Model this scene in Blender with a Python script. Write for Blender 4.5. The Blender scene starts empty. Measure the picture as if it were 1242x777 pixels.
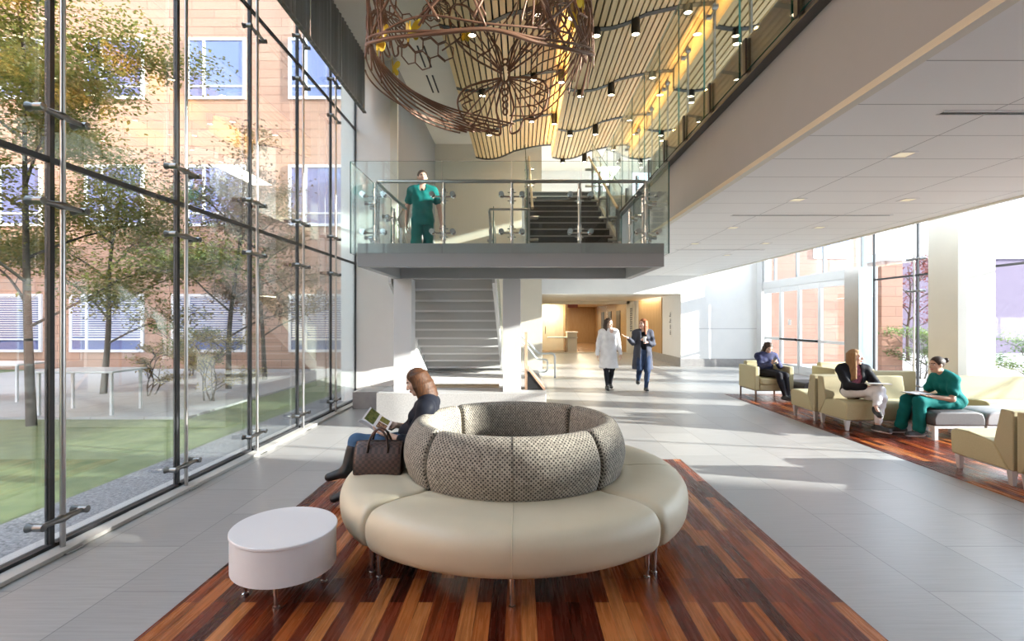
import bpy, bmesh, math, random
import numpy as np
from mathutils import Vector, Matrix
random.seed(7)
PI = math.pi
scene = bpy.context.scene
COL = scene.collection
F, VX, VY, HC = 617.0, 632.0, 388.0, 1.6          # focal length in pixels of the 1242 px frame, vanishing point, eye height

def at(x, y, D):
    """world point seen at pixel (x, y) at depth D metres in front of the camera"""
    return Vector(((x - VX) * D / F, D, HC - (y - VY) * D / F))

# ------------------------------------------------------------------ materials
def nodes_of(m):
    m.use_nodes = True
    nt = m.node_tree
    return nt, nt.nodes, nt.links

def mat(name, col, rough=0.5, metal=0.0, spec=0.5, coat=0.0, emit=None, es=0.0):
    m = bpy.data.materials.new(name)
    nt, N, L = nodes_of(m)
    b = N['Principled BSDF']
    b.inputs['Base Color'].default_value = (*col, 1)
    b.inputs['Roughness'].default_value = rough
    b.inputs['Metallic'].default_value = metal
    b.inputs['Specular IOR Level'].default_value = spec
    b.inputs['Coat Weight'].default_value = coat
    if emit:
        b.inputs['Emission Color'].default_value = (*emit, 1)
        b.inputs['Emission Strength'].default_value = es
    return m

def nnew(N, t, **kw):
    n = N.new(t)
    for k, v in kw.items():
        setattr(n, k, v)
    return n

def mth(N, L, op, a, b=None, c=None):
    n = N.new('ShaderNodeMath'); n.operation = op
    for i, v in enumerate((a, b, c)):
        if v is None: continue
        if hasattr(v, 'links'): L.new(v, n.inputs[i])
        else: n.inputs[i].default_value = v
    return n.outputs[0]

def ramp(N, L, fac, stops, interp='LINEAR'):
    r = N.new('ShaderNodeValToRGB'); r.color_ramp.interpolation = interp
    e = r.color_ramp.elements
    while len(e) < len(stops): e.new(0.5)
    for i, (p, c) in enumerate(stops):
        e[i].position = p; e[i].color = (*c, 1)
    L.new(fac, r.inputs[0])
    return r.outputs[0]

def mixc(N, L, fac, a, b, blend='MIX'):
    n = N.new('ShaderNodeMix'); n.data_type = 'RGBA'; n.blend_type = blend
    for s, v in ((n.inputs[0], fac), (n.inputs[6], a), (n.inputs[7], b)):
        if hasattr(v, 'links'): L.new(v, s)
        elif isinstance(v, tuple): s.default_value = (*v, 1)
        else: s.default_value = v
    return n.outputs[2]

def noise(N, L, vec, scale, detail=3, rough=0.55):
    n = N.new('ShaderNodeTexNoise'); n.inputs['Scale'].default_value = scale
    n.inputs['Detail'].default_value = detail; n.inputs['Roughness'].default_value = rough
    if vec is not None: L.new(vec, n.inputs['Vector'])
    return n.outputs['Fac']

def coords(N, L, kind='Object', scale=(1, 1, 1), rot=(0, 0, 0), loc=(0, 0, 0)):
    t = N.new('ShaderNodeTexCoord')
    mp = N.new('ShaderNodeMapping')
    mp.inputs['Scale'].default_value = scale; mp.inputs['Rotation'].default_value = rot
    mp.inputs['Location'].default_value = loc
    L.new(t.outputs[kind], mp.inputs['Vector'])
    return mp.outputs[0]

def bump(N, L, b, h, strength=0.2, dist=0.01):
    n = N.new('ShaderNodeBump'); n.inputs['Strength'].default_value = strength
    n.inputs['Distance'].default_value = dist
    L.new(h, n.inputs['Height']); L.new(n.outputs[0], b.inputs['Normal'])

def noisy(name, c1, c2, scale=6, rough=0.5, stretch=(1, 1, 1), detail=4, bs=0.0, metal=0.0, spec=0.5, coat=0.0, bd=0.005):
    m = mat(name, c1, rough, metal, spec, coat)
    nt, N, L = nodes_of(m); b = N['Principled BSDF']
    v = coords(N, L, 'Object', stretch)
    f = noise(N, L, v, scale, detail)
    f2 = ramp(N, L, f, [(0.3, (0, 0, 0)), (0.7, (1, 1, 1))])
    L.new(mixc(N, L, f2, c1, c2), b.inputs['Base Color'])
    if bs: bump(N, L, b, f, bs, bd)
    return m

def glass(name, tint=(0.955, 0.968, 0.958), refl=1.25):
    """thin architectural glass: clear straight transmission plus Schlick reflection"""
    m = bpy.data.materials.new(name)
    nt, N, L = nodes_of(m)
    N.remove(N['Principled BSDF'])
    out = N['Material Output']
    tr = N.new('ShaderNodeBsdfTransparent'); tr.inputs[0].default_value = (*tint, 1)
    gl = N.new('ShaderNodeBsdfGlossy'); gl.inputs['Roughness'].default_value = 0.0
    gl.inputs['Color'].default_value = (0.95, 1.0, 0.98, 1)
    lw = N.new('ShaderNodeLayerWeight'); lw.inputs[0].default_value = 0.5
    p = mth(N, L, 'POWER', lw.outputs['Facing'], 5.0)
    f = mth(N, L, 'MULTIPLY_ADD', p, 0.92 * refl, 0.042 * refl)
    f = mth(N, L, 'MINIMUM', f, 1.0)
    mx = N.new('ShaderNodeMixShader')
    L.new(f, mx.inputs[0]); L.new(tr.outputs[0], mx.inputs[1]); L.new(gl.outputs[0], mx.inputs[2])
    L.new(mx.outputs[0], out.inputs['Surface'])
    return m

# ------------------------------------------------------------------ mesh builder
class MB:
    def __init__(s):
        s.v = []; s.f = []; s.mi = []; s.uv = {}
    def add(s, verts, faces, mi=0, uvs=None):
        o = len(s.v)
        s.v += [tuple(p) for p in verts]
        for k, fc in enumerate(faces):
            if uvs: s.uv[len(s.f)] = uvs[k]
            s.f.append(tuple(i + o for i in fc)); s.mi.append(mi)
        return s
    def box(s, lo, hi, mi=0):
        x0, y0, z0 = lo; x1, y1, z1 = hi
        return s.add([(x0,y0,z0),(x1,y0,z0),(x1,y1,z0),(x0,y1,z0),(x0,y0,z1),(x1,y0,z1),(x1,y1,z1),(x0,y1,z1)],
                     [(0,3,2,1),(4,5,6,7),(0,1,5,4),(1,2,6,5),(2,3,7,6),(3,0,4,7)], mi)
    def prism(s, poly, axis, a, b, mi=0):
        """extrude a 2-D polygon along x, y or z from a to b"""
        n = len(poly)
        def P(u, w, t): return {'x': (t, u, w), 'y': (u, t, w), 'z': (u, w, t)}[axis]
        vs = [P(u, w, a) for u, w in poly] + [P(u, w, b) for u, w in poly]
        fs = [tuple(range(n)), tuple(range(2*n-1, n-1, -1))] + [(i, i+n, (i+1) % n + n, (i+1) % n) for i in range(n)]
        return s.add(vs, fs, mi)
    def tube(s, path, r, n=8, mi=0, cap=True, closed=False):
        P = [Vector(p) for p in path]; m = len(P)
        if m < 2: return s
        R = list(r) if isinstance(r, (list, tuple)) else [r] * m
        T = []
        for i in range(m):
            if closed: t = P[(i+1) % m] - P[i-1]
            else: t = P[min(i+1, m-1)] - P[max(i-1, 0)]
            T.append(t.normalized() if t.length > 1e-9 else Vector((0, 0, 1)))
        a = Vector((0, 0, 1)) if abs(T[0].z) < 0.9 else Vector((1, 0, 0))
        u = T[0].cross(a).normalized()
        vs = []
        for i in range(m):
            u = (u - T[i] * u.dot(T[i]))
            u = u.normalized() if u.length > 1e-6 else T[i].orthogonal().normalized()
            w = T[i].cross(u)
            for k in range(n):
                an = 2 * PI * k / n
                vs.append(P[i] + (u * math.cos(an) + w * math.sin(an)) * R[i])
        fs = []
        for i in range(m if closed else m - 1):
            j = (i + 1) % m
            for k in range(n):
                k2 = (k + 1) % n
                fs.append((i*n+k, i*n+k2, j*n+k2, j*n+k))
        if cap and not closed:
            fs.append(tuple(range(n-1, -1, -1))); fs.append(tuple((m-1)*n + k for k in range(n)))
        return s.add(vs, fs, mi)
    def cyl(s, a, b, r, n=16, mi=0, r2=None):
        return s.tube([a, b], [r, r if r2 is None else r2], n, mi)
    def lathe(s, prof, c=(0, 0, 0), n=32, mi=0):
        """profile of (r, z) turned about the vertical through c"""
        vs = []; fs = []; m = len(prof)
        for k in range(n):
            an = 2 * PI * k / n
            for r, z in prof: vs.append((c[0] + r * math.cos(an), c[1] + r * math.sin(an), c[2] + z))
        for k in range(n):
            k2 = (k + 1) % n
            for i in range(m - 1): fs.append((k*m+i, k2*m+i, k2*m+i+1, k*m+i+1))
        if prof[0][0] > 1e-6: fs.append(tuple(k*m for k in range(n-1, -1, -1)))
        if prof[-1][0] > 1e-6: fs.append(tuple(k*m+m-1 for k in range(n)))
        return s.add(vs, fs, mi)
    def ball(s, c, r, n=16, mi=0, ax=None):
        """ellipsoid; r scalar or (rx, ry, rz), ax optional 3 axes"""
        rr = (r, r, r) if isinstance(r, (int, float)) else r
        A = ax or (Vector((1,0,0)), Vector((0,1,0)), Vector((0,0,1)))
        c = Vector(c); h = n // 2
        vs = [c - A[2]*rr[2]]
        for i in range(1, h):
            ph = -PI/2 + PI * i / h
            for k in range(n):
                th = 2*PI*k/n
                vs.append(c + A[0]*(rr[0]*math.cos(ph)*math.cos(th)) + A[1]*(rr[1]*math.cos(ph)*math.sin(th)) + A[2]*(rr[2]*math.sin(ph)))
        vs.append(c + A[2]*rr[2])
        fs = [(0, 1+(k+1) % n, 1+k) for k in range(n)]
        for i in range(h-2):
            for k in range(n):
                k2 = (k+1) % n; a = 1+i*n; b = a+n
                fs.append((a+k, a+k2, b+k2, b+k))
        t = len(vs)-1; a = 1+(h-2)*n
        fs += [(a+k, a+(k+1) % n, t) for k in range(n)]
        return s.add(vs, fs, mi)
    def build(s, name, mats, parent=None, smooth=False, bevel=0.0, seg=2, sub=0, angle=None, fix=True):
        me = bpy.data.meshes.new(name)
        off = Vector((0, 0, 0))
        p = parent
        while p is not None:
            off += p.location; p = p.parent
        me.from_pydata([(x-off.x, y-off.y, z-off.z) for x, y, z in s.v], [], s.f)
        for m in (mats if isinstance(mats, (list, tuple)) else [mats]): me.materials.append(m)
        me.polygons.foreach_set('material_index', s.mi)
        if s.uv:
            ul = me.uv_layers.new(name='UVMap')
            for pi, uvs in s.uv.items():
                pol = me.polygons[pi]
                for li, uv in zip(pol.loop_indices, uvs): ul.data[li].uv = uv
        elif fix:
            bm = bmesh.new(); bm.from_mesh(me)
            bmesh.ops.recalc_face_normals(bm, faces=bm.faces)
            bm.to_mesh(me); bm.free()
        if smooth: me.polygons.foreach_set('use_smooth', [True] * len(me.polygons))
        if smooth and angle: me.set_sharp_from_angle(angle=math.radians(angle))
        me.update()
        o = bpy.data.objects.new(name, me); COL.objects.link(o)
        if parent: o.parent = parent
        if bevel:
            b = o.modifiers.new('bevel', 'BEVEL'); b.width = bevel; b.segments = seg; b.limit_method = 'ANGLE'; b.angle_limit = math.radians(40)
        if sub:
            b = o.modifiers.new('sub', 'SUBSURF'); b.levels = sub; b.render_levels = sub
        return o

def thing(name, label, cat, loc=(0, 0, 0), group=None):
    o = bpy.data.objects.new(name, None); COL.objects.link(o)
    o.location = loc; o.empty_display_size = 0.2
    return tag(o, label, cat, group)
def tag(o, label, cat, group=None):
    o['label'] = label; o['category'] = cat
    if group: o['group'] = group
    return o
def struct(o):
    o['kind'] = 'structure'; return o
def dup(root, loc, rotz=0.0, label=None, group=None):
    r = root.copy(); COL.objects.link(r); r.location = loc; r.rotation_euler = (0, 0, rotz)
    if label: r['label'] = label
    if group: r['group'] = group
    for ch in list(root.children):
        c = ch.copy(); COL.objects.link(c); c.parent = r
        for g in list(ch.children):
            d = g.copy(); COL.objects.link(d); d.parent = c
    return r

def catmull(pts, n=6, closed=False):
    P = [Vector(p) for p in pts]; out = []; m = len(P)
    for i in range(m if closed else m - 1):
        p0 = P[i-1] if (closed or i > 0) else P[i]
        p1 = P[i]; p2 = P[(i+1) % m]
        p3 = P[(i+2) % m] if (closed or i + 2 < m) else p2
        for k in range(n):
            t = k / n
            out.append(0.5*((2*p1) + (p2-p0)*t + (2*p0-5*p1+4*p2-p3)*t*t + (3*p1-p0-3*p2+p3)*t*t*t))
    if not closed: out.append(P[-1])
    return out
SUN_E, SKY_E, COVE_E, EXPO = 19.0, 5.6, 13, 0.30
# ------------------------------------------------------------------ materials of the place
def tile_floor():
    m = mat('grey_porcelain_tile', (0.45, 0.45, 0.45), 0.32)
    nt, N, L = nodes_of(m); b = N['Principled BSDF']
    v = coords(N, L, 'Object', (1, 1, 1), (0, 0, PI/2))
    br = N.new('ShaderNodeTexBrick'); L.new(v, br.inputs['Vector'])
    br.inputs['Scale'].default_value = 1.0
    br.inputs['Brick Width'].default_value = 1.2; br.inputs['Row Height'].default_value = 0.6
    br.inputs['Mortar Size'].default_value = 0.0035; br.inputs['Mortar Smooth'].default_value = 0.1
    br.inputs['Color1'].default_value = (0.365, 0.365, 0.365, 1); br.inputs['Color2'].default_value = (0.43, 0.43, 0.425, 1)
    br.inputs['Mortar'].default_value = (0.21, 0.21, 0.21, 1)
    v2 = coords(N, L, 'Object', (1.2, 26, 1))
    f = noise(N, L, v2, 2.2, 5, 0.6)
    c = mixc(N, L, 0.55, br.outputs['Color'], ramp(N, L, f, [(0.25, (0.55, 0.54, 0.52)), (0.75, (1.0, 1.0, 1.0))]), 'MULTIPLY')
    L.new(c, b.inputs['Base Color'])
    bump(N, L, b, br.outputs['Fac'], 0.15, -0.002)
    L.new(ramp(N, L, f, [(0.2, (0.28,)*3), (0.8, (0.42,)*3)]), b.inputs['Roughness'])
    return m
def plank_floor():
    m = mat('tigerwood_planks', (0.2, 0.06, 0.02), 0.25, spec=0.22)
    nt, N, L = nodes_of(m); b = N['Principled BSDF']
    v = coords(N, L, 'Object', (1, 1, 1), (0, 0, PI/2))
    br = N.new('ShaderNodeTexBrick'); L.new(v, br.inputs['Vector'])
    br.offset = 0.37; br.offset_frequency = 2
    br.inputs['Scale'].default_value = 1.0
    br.inputs['Brick Width'].default_value = 0.72; br.inputs['Row Height'].default_value = 0.083
    br.inputs['Mortar Size'].default_value = 0.0009; br.inputs['Mortar Smooth'].default_value = 0.2
    br.inputs['Color1'].default_value = (0, 0, 0, 1); br.inputs['Color2'].default_value = (1, 1, 1, 1)
    br.inputs['Mortar'].default_value = (0, 0, 0, 1)
    pl = ramp(N, L, br.outputs['Color'], [(0.0, (0.055, 0.010, 0.005)), (0.16, (0.11, 0.018, 0.008)), (0.32, (0.20, 0.036, 0.012)),
              (0.50, (0.16, 0.032, 0.011)), (0.66, (0.30, 0.066, 0.017)), (0.84, (0.44, 0.135, 0.034)), (1.0, (0.55, 0.21, 0.065))])
    g = noise(N, L, coords(N, L, 'Object', (24, 1.1, 1)), 2.0, 6, 0.65)
    g2 = noise(N, L, coords(N, L, 'Object', (9, 0.5, 1)), 1.6, 2, 0.5)
    c = mixc(N, L, 0.75, pl, ramp(N, L, g, [(0.30, (0.28, 0.20, 0.17)), (0.5, (0.80, 0.78, 0.76)), (0.75, (1.15, 1.08, 1.0))]), 'MULTIPLY')
    c = mixc(N, L, 0.6, c, ramp(N, L, g2, [(0.33, (0.30, 0.24, 0.22)), (0.45, (1, 1, 1))]), 'MULTIPLY')
    L.new(c, b.inputs['Base Color'])
    L.new(ramp(N, L, g, [(0.2, (0.2,)*3), (0.8, (0.34,)*3)]), b.inputs['Roughness'])
    return m
def plaster(name, col, rough=0.7, glow=0):
    return noisy(name, col, tuple(c*0.97 for c in col), 3, rough)
def grid_mat(name, col, jcol, bw, rh, rot=0, ms=0.004, off=0.0, kind='Object', rough=0.6, rotv=None, varc=None, loc=(0, 0, 0)):
    m = mat(name, col, rough)
    nt, N, L = nodes_of(m); b = N['Principled BSDF']
    v = coords(N, L, kind, (1, 1, 1), rotv or (0, 0, rot), loc)
    br = N.new('ShaderNodeTexBrick'); L.new(v, br.inputs['Vector']); br.offset = off
    br.inputs['Scale'].default_value = 1.0
    br.inputs['Brick Width'].default_value = bw; br.inputs['Row Height'].default_value = rh
    br.inputs['Mortar Size'].default_value = ms; br.inputs['Mortar Smooth'].default_value = 0.1
    br.inputs['Color1'].default_value = (*col, 1); br.inputs['Color2'].default_value = (*(varc or col), 1)
    br.inputs['Mortar'].default_value = (*jcol, 1)
    L.new(br.outputs['Color'], b.inputs['Base Color'])
    return m

M = {}
M['tile'] = tile_floor()
M['plank'] = plank_floor()
M['white'] = plaster('white_paint', (0.84, 0.84, 0.83))
M['cream'] = plaster('cream_paint', (0.78, 0.75, 0.66))
M['beige'] = plaster('beige_plaster', (0.70, 0.65, 0.55))
M['greywall'] = plaster('fascia_paint', (0.44, 0.48, 0.545))
M['base'] = noisy('stone_base', (0.30, 0.29, 0.29), (0.36, 0.35, 0.34), 9, 0.5)
M['ceil'] = grid_mat('ceiling_panels', (0.88, 0.88, 0.87), (0.40, 0.40, 0.40), 1.22, 0.61, 0, 0.005, rough=0.8, loc=(0.2, 0.05, 0))
M['roofwhite'] = plaster('roof_white', (0.82, 0.79, 0.72))
M['steel'] = noisy('brushed_steel', (0.42, 0.41, 0.40), (0.50, 0.49, 0.48), 4, 0.28, (40, 40, 1), metal=1.0)
M['chrome'] = mat('polished_chrome', (0.72, 0.72, 0.73), 0.12, 1.0)
M['boltsteel'] = mat('dark_bolt_steel', (0.20, 0.195, 0.19), 0.3, 1.0)
M['darksteel'] = mat('dark_bronze_aluminium', (0.035, 0.037, 0.042), 0.4, 0.3)
M['greysteel'] = mat('grey_painted_steel', (0.33, 0.345, 0.355), 0.4)
M['lightsteel'] = mat('light_grey_painted_steel', (0.62, 0.63, 0.635), 0.45)
M['channel'] = mat('charcoal_painted_channel', (0.16, 0.16, 0.175), 0.35)
M['bracket'] = mat('dark_bracket', (0.07, 0.066, 0.066), 0.4)
M['glass'] = glass('clear_glass')
M['glassl'] = glass('court_glass', (0.895, 0.925, 0.918), 2.1)
M['glassr'] = glass('railing_glass', (0.94, 0.97, 0.96), 0.8)
M['edge'] = mat('green_glass_edge', (0.02, 0.11, 0.10), 0.15)
M['black'] = mat('black_paint', (0.012, 0.012, 0.013), 0.5)
M['concrete'] = noisy('terrazzo_concrete', (0.52, 0.515, 0.50), (0.38, 0.375, 0.37), 55, 0.6, detail=5)
M['copper'] = noisy('copper_sheet', (0.62, 0.38, 0.25), (0.72, 0.50, 0.36), 5, 0.4, metal=0.4)
M['tread'] = noisy('dark_stair_carpet', (0.030, 0.027, 0.025), (0.045, 0.04, 0.036), 40, 0.8)
M['nosing'] = mat('stair_nosing', (0.30, 0.29, 0.27), 0.4)
M['rail'] = noisy('oak_handrail', (0.42, 0.33, 0.22), (0.50, 0.40, 0.27), 6, 0.4, (1, 1, 6))

def ribbed(name, col, per=0.11, axis=1, depth=0.6, rough=0.6, kind='Object'):
    m = mat(name, col, rough)
    nt, N, L = nodes_of(m); b = N['Principled BSDF']
    sep = N.new('ShaderNodeSeparateXYZ'); L.new(coords(N, L, kind), sep.inputs[0])
    w = mth(N, L, 'SINE', mth(N, L, 'MULTIPLY', sep.outputs[axis], 2*PI/per))
    bump(N, L, b, w, depth, 0.01)
    return m
M['ribgrey'] = ribbed('ribbed_grey_panel', (0.33, 0.33, 0.325), 0.09)
M['shade'] = ribbed('grey_shade_cloth', (0.20, 0.195, 0.185), 0.13, depth=0.5)

# ------------------------------------------------------------------ floor
mb = MB(); mb.box((-3.5, -6.0, -0.25), (8.5, 40.0, 0.0)); struct(mb.build('floor', M['tile']))
mb = MB(); mb.box((-1.93, -3.0, 0.0), (1.83, 5.84, 0.004)); struct(mb.build('floor_inlay', M['plank']))
mb = MB(); mb.box((4.40, -3.0, 0.0), (8.05, 11.0, 0.004)); struct(mb.build('floor_inlay', M['plank']))
EXT = []

# ------------------------------------------------------------------ left curtain wall (X = -3.26)
GX = -3.26
seams = [3.53 + 1.3*k for k in range(-4, 6)]       # -1.67 ... 10.03
ztr = (2.71, 5.35)
def slab_pane(mb, x0, x1, y0, y1, z0, z1):
    mb.box((x0, y0, z0), (x1, y1, z1))
def curtain_bay(n, X, y0, y1, zs, side):
    """one bay of the glass wall: a frame of joints and transoms and its panes"""
    fr = MB()
    fr.box((X-0.03, y1-0.018, 0.03), (X+0.008, y1+0.018, zs[-1]))
    for z in zs[1:-1]: fr.box((X-0.022, y0+0.018, z-0.02), (X+0.006, y1-0.018, z+0.02))
    fr.box((X-0.04, y0+0.018, 0.0), (X+0.025, y1-0.018, 0.05))
    w = struct(fr.build('window_%d' % n, M['darksteel']))
    for a, b in zip(zs[:-1], zs[1:]):
        p = MB(); p.box((X-0.016, y0+0.018, a+0.02), (X-0.004, y1-0.018, b-0.02))
        struct(p.build('pane', M['glassl'] if side > 0 else M['glass'], w))
    return w
nw = 1
for a, b in zip(seams[:-1], seams[1:]):
    curtain_bay(nw, GX, a, b, (0.03,) + ztr + (6.7,), 1); nw += 1
mb = MB(); mb.box((GX+0.03, -1.67, 0), (GX+0.15, 10.0, 0.03)); struct(mb.build('trim_1', mat('stone_sill', (0.50, 0.485, 0.46), 0.5), bevel=0.004))
mb = MB(); mb.box((GX-0.25, -6, 0), (GX+0.03, -1.7, 6.7)); struct(mb.build('wall_left', M['white']))

def support_rod(y, label, X=-3.18, gx=GX, top=6.7, zf=None, s=1, name='glass_support_rod'):
    t = thing(name, label, 'support rod', (X, y, 0), 'steel rods along the glass wall' if s > 0 else 'steel rods along the entrance glass')
    mb = MB(); mb.cyl((X, y, 0.01), (X, y, top), 0.017, 10); mb.build('rod', M['steel'], t, smooth=True, angle=50)
    mb = MB(); mb.box((X-0.07, y-0.07, 0.0), (X+0.09, y+0.07, 0.012)); mb.build('base_plate', M['steel'], t, bevel=0.002)
    for z in (zf or (0.227, 2.39, 3.01, 5.05, 5.66)):
        m2 = MB()
        arm = [(X, y-0.17, z), (X, y-0.06, z), (X, y, z), (X, y+0.06, z), (X, y+0.17, z)]
        m2.tube(arm, [0.016, 0.020, 0.032, 0.020, 0.016], 10)
        f = m2.build('spider_fitting', M['boltsteel'], t, smooth=True, angle=50)
        for e in (-1, 1):
            m3 = MB(); ye = y + e*0.17
            m3.tube([(X+0.03*s, ye, z), (X+0.028*s, ye, z), (X-0.03*s, ye, z), (X-0.03*s, ye, z), (gx+0.002*s, ye, z)], [0.014, 0.026, 0.026, 0.018, 0.032], 12)
            m3.build('bolt', M['boltsteel'], f, smooth=True, angle=40)
    return t
ORD = ['nearest', 'second', 'third', 'fourth', 'fifth', 'sixth']
for i, y in enumerate(seams[4:9]):
    support_rod(y, ['steel glass-wall rod standing nearest the camera, left of the white oval table',
                    'second steel glass-wall rod from the camera, before the gravel strip',
                    'third steel glass-wall rod from the camera, in the sunlit stretch',
                    'fourth steel glass-wall rod from the camera, behind the reading woman',
                    'fifth and farthest steel rod, by the low grey plinth'][i])

# ------------------------------------------------------------------ left end wall and walls round the stair
mb = MB(); mb.box((-3.55, 10.03, 0), (-2.5, 10.33, 6.75)); struct(mb.build('wall_return', M['white']))
mb = MB(); mb.box((-3.05, 9.2, 0), (-2.45, 10.03, 0.30)); struct(mb.build('trim_2', M['base'], bevel=0.004))
mb = MB(); mb.box((-2.56, 9.95, 2.2), (-2.42, 10.03, 6.7)); struct(mb.build('trim_3', M['cream']))
mb = MB(); mb.box((-2.62, 10.33, 0), (-2.5, 14.8, 2.6)); struct(mb.build('wall_stair_side', M['white']))
mb = MB(); mb.box((-2.62, 10.33, 2.6), (-2.5, 14.8, 6.72)); struct(mb.build('wall_ribbed', M['ribgrey']))
mb = MB(); mb.box((-2.62, 14.8, 0), (0.60, 15.0, 6.72)); struct(mb.build('wall_stair_back', M['beige']))
mb = MB(); mb.box((0.42, 15.0, 0), (0.62, 17.5, 4.3)); struct(mb.build('wall_passage_side', M['white']))
# far white wall with the opening to the corridor
mb = MB(); mb.box((5.50, 17.5, 0), (8.6, 17.7, 6.72)); struct(mb.build('wall_far', M['white']))
mb = MB(); mb.box((0.60, 17.5, 2.50), (5.50, 17.7, 6.72)); struct(mb.build('wall_bulkhead', M['white']))
mb = MB(); mb.box((5.47, 17.46, 0), (8.2, 17.5, 0.27)); struct(mb.build('baseboard_far', M['base']))
mb = MB(); mb.box((5.49, 17.49, 1.30), (8.2, 17.50, 1.315)); struct(mb.build('trim_4', mat('panel_joint', (0.45, 0.45, 0.46))))
# recess to the glass doors
mb = MB(); mb.box((5.50, 17.7, 0), (5.70, 24.7, 2.8)); struct(mb.build('wall_recess_right', M['white']))
mb = MB(); mb.box((5.46, 17.5, 0), (5.50, 24.7, 0.30)); struct(mb.build('baseboard_recess', M['base']))
mb = MB(); mb.box((0.50, 17.7, 0), (0.70, 24.7, 2.8)); struct(mb.build('wall_recess_left', M['beige']))
mb = MB(); mb.box((0.5, 17.7, 2.52), (5.7, 36, 2.7)); struct(mb.build('ceiling_recess', M['roofwhite']))
M['wood'] = noisy('oak_veneer', (0.52, 0.33, 0.15), (0.42, 0.25, 0.10), 3, 0.45, (6, 6, 0.6))
M['wooddark'] = noisy('corridor_wood', (0.40, 0.26, 0.13), (0.34, 0.2, 0.09), 3, 0.45, (5, 5, 0.5))
mb = MB(); mb.box((5.47, 19.8, 0.30), (5.50, 23.7, 2.5)); struct(mb.build('trim_5', M['wood']))
# ------------------------------------------------------------------ mezzanine, its fascia and the lower ceiling
mb = MB(); mb.box((2.30, -6, 3.151), (6.20, 17.5, 4.30)); struct(mb.build('wall_mezzanine_fascia', M['greywall']))
mb = MB(); mb.box((2.36, -6, 3.13), (6.14, 17.5, 3.151)); struct(mb.build('ceiling_lower', M['ceil']))
mb = MB(); mb.box((2.29, -6, 3.11), (2.36, 17.5, 3.16)); mb.box((6.14, -6, 3.11), (6.21, 17.5, 3.16)); struct(mb.build('trim_6', M['cream']))
mb = MB(); mb.box((0.60, 11.0, 4.05), (2.30, 17.5, 4.30)); struct(mb.build('floor_upper', M['white']))
mb = MB(); mb.box((0.02, 11.0, 4.05), (0.60, 14.8, 4.30)); struct(mb.build('floor_upper', M['white']))
# atrium roof
mb = MB(); mb.box((-3.6, -6, 6.72), (8.7, 17.7, 6.95)); struct(mb.build('ceiling', M['roofwhite']))
# wall behind the camera and near right wall
mb = MB(); mb.box((-3.6, -6.2, 0), (8.6, -6.0, 6.95)); struct(mb.build('wall_back', M['white']))

# ------------------------------------------------------------------ right glass wall (X = 8.2)
RX = 8.2
mb = MB(); mb.box((RX, -6, 0), (RX+0.3, -2.2, 6.72)); struct(mb.build('wall_right', M['white']))
rs = [-2.2, -1.2, 0.1, 1.4, 2.7, 4.0, 5.3, 6.6, 7.9, 9.2, 10.5, 11.8]
for a, b in zip(rs[:-1], rs[1:]):
    curtain_bay(nw, RX, a, b, (0.03, 2.53, 5.2, 6.7), -1); nw += 1
support_rod(10.5, 'steel rod of the entrance glass, left of the square white pillar', RX-0.09, RX, 6.7, (0.25, 2.2, 2.86), -1)
# entrance: steel portal, door leaves, clerestory
mb = MB(); mb.box((RX-0.10, 12.2, 0), (RX+0.35, 12.75, 2.88)); struct(mb.build('trim_7', M['steel']))
mb = MB(); mb.box((RX-0.05, 12.75, 2.64), (RX+0.3, 17.3, 2.88)); struct(mb.build('trim_8', M['lightsteel']))
mb = MB(); mb.box((RX-0.02, 11.83, 0.03), (RX, 12.2, 6.7)); struct(mb.build('window_%d' % nw, glass('frosted_glass', (0.80, 0.88, 0.90)))); nw += 1
mb = MB(); mb.box((RX-0.1, 17.15, 0), (RX+0.1, 17.5, 6.7)); struct(mb.build('trim_9', M['lightsteel']))
# clerestory over the doors
fr = MB()
for y in (12.2, 13.75, 15.1, 16.4, 17.12): fr.box((RX-0.04, y-0.03, 2.88), (RX+0.04, y+0.03, 6.7))
cl = struct(fr.build('window_%d' % nw, M['greysteel'])); nw += 1
for a, b in zip((12.2, 13.75, 15.1, 16.4), (13.75, 15.1, 16.4, 17.12)):
    p = MB(); p.box((RX-0.01, a+0.03, 2.90), (RX+0.004, b-0.03, 6.68)); struct(p.build('pane', M['glass'], cl))
M['alum'] = mat('clear_anodised_aluminium', (0.72, 0.73, 0.74), 0.35, 0.2)
dys = [12.78, 13.93, 14.98, 16.03, 17.12]
for i in range(4):
    a, b = dys[i], dys[i+1]
    fr = MB(); w = 0.075
    fr.box((RX-0.03, a+0.005, 0.01), (RX+0.03, a+w, 2.64)); fr.box((RX-0.03, b-w, 0.01), (RX+0.03, b-0.005, 2.64))
    fr.box((RX-0.03, a+w, 0.01), (RX+0.03, b-w, 0.25)); fr.box((RX-0.03, a+w, 2.48), (RX+0.03, b-w, 2.64))
    fr.box((RX-0.03, a+w, 0.97), (RX+0.03, b-w, 1.05))
    d = struct(fr.build('door_%d' % (i+1), M['alum']))
    for z0, z1 in ((0.25, 0.97), (1.05, 2.48)):
        p = MB(); p.box((RX-0.008, a+w, z0), (RX+0.006, b-w, z1)); struct(p.build('pane', M['glass'], d))
    if i in (1, 2):
        p = MB(); p.box((RX-0.10, a+w, 0.99), (RX-0.06, b-w, 1.04)); p.box((RX-0.10, a+w, 0.99), (RX-0.03, a+w+0.03, 1.04)); p.box((RX-0.10, b-w-0.03, 0.99), (RX-0.03, b-w, 1.04))
        struct(p.build('push_bar', M['black'], d))
    if i == 2:
        p = MB(); p.box((RX-0.016, a+0.45, 1.45), (RX-0.0085, a+0.62, 1.62)); struct(p.build('notice', M['white'], d))
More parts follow.
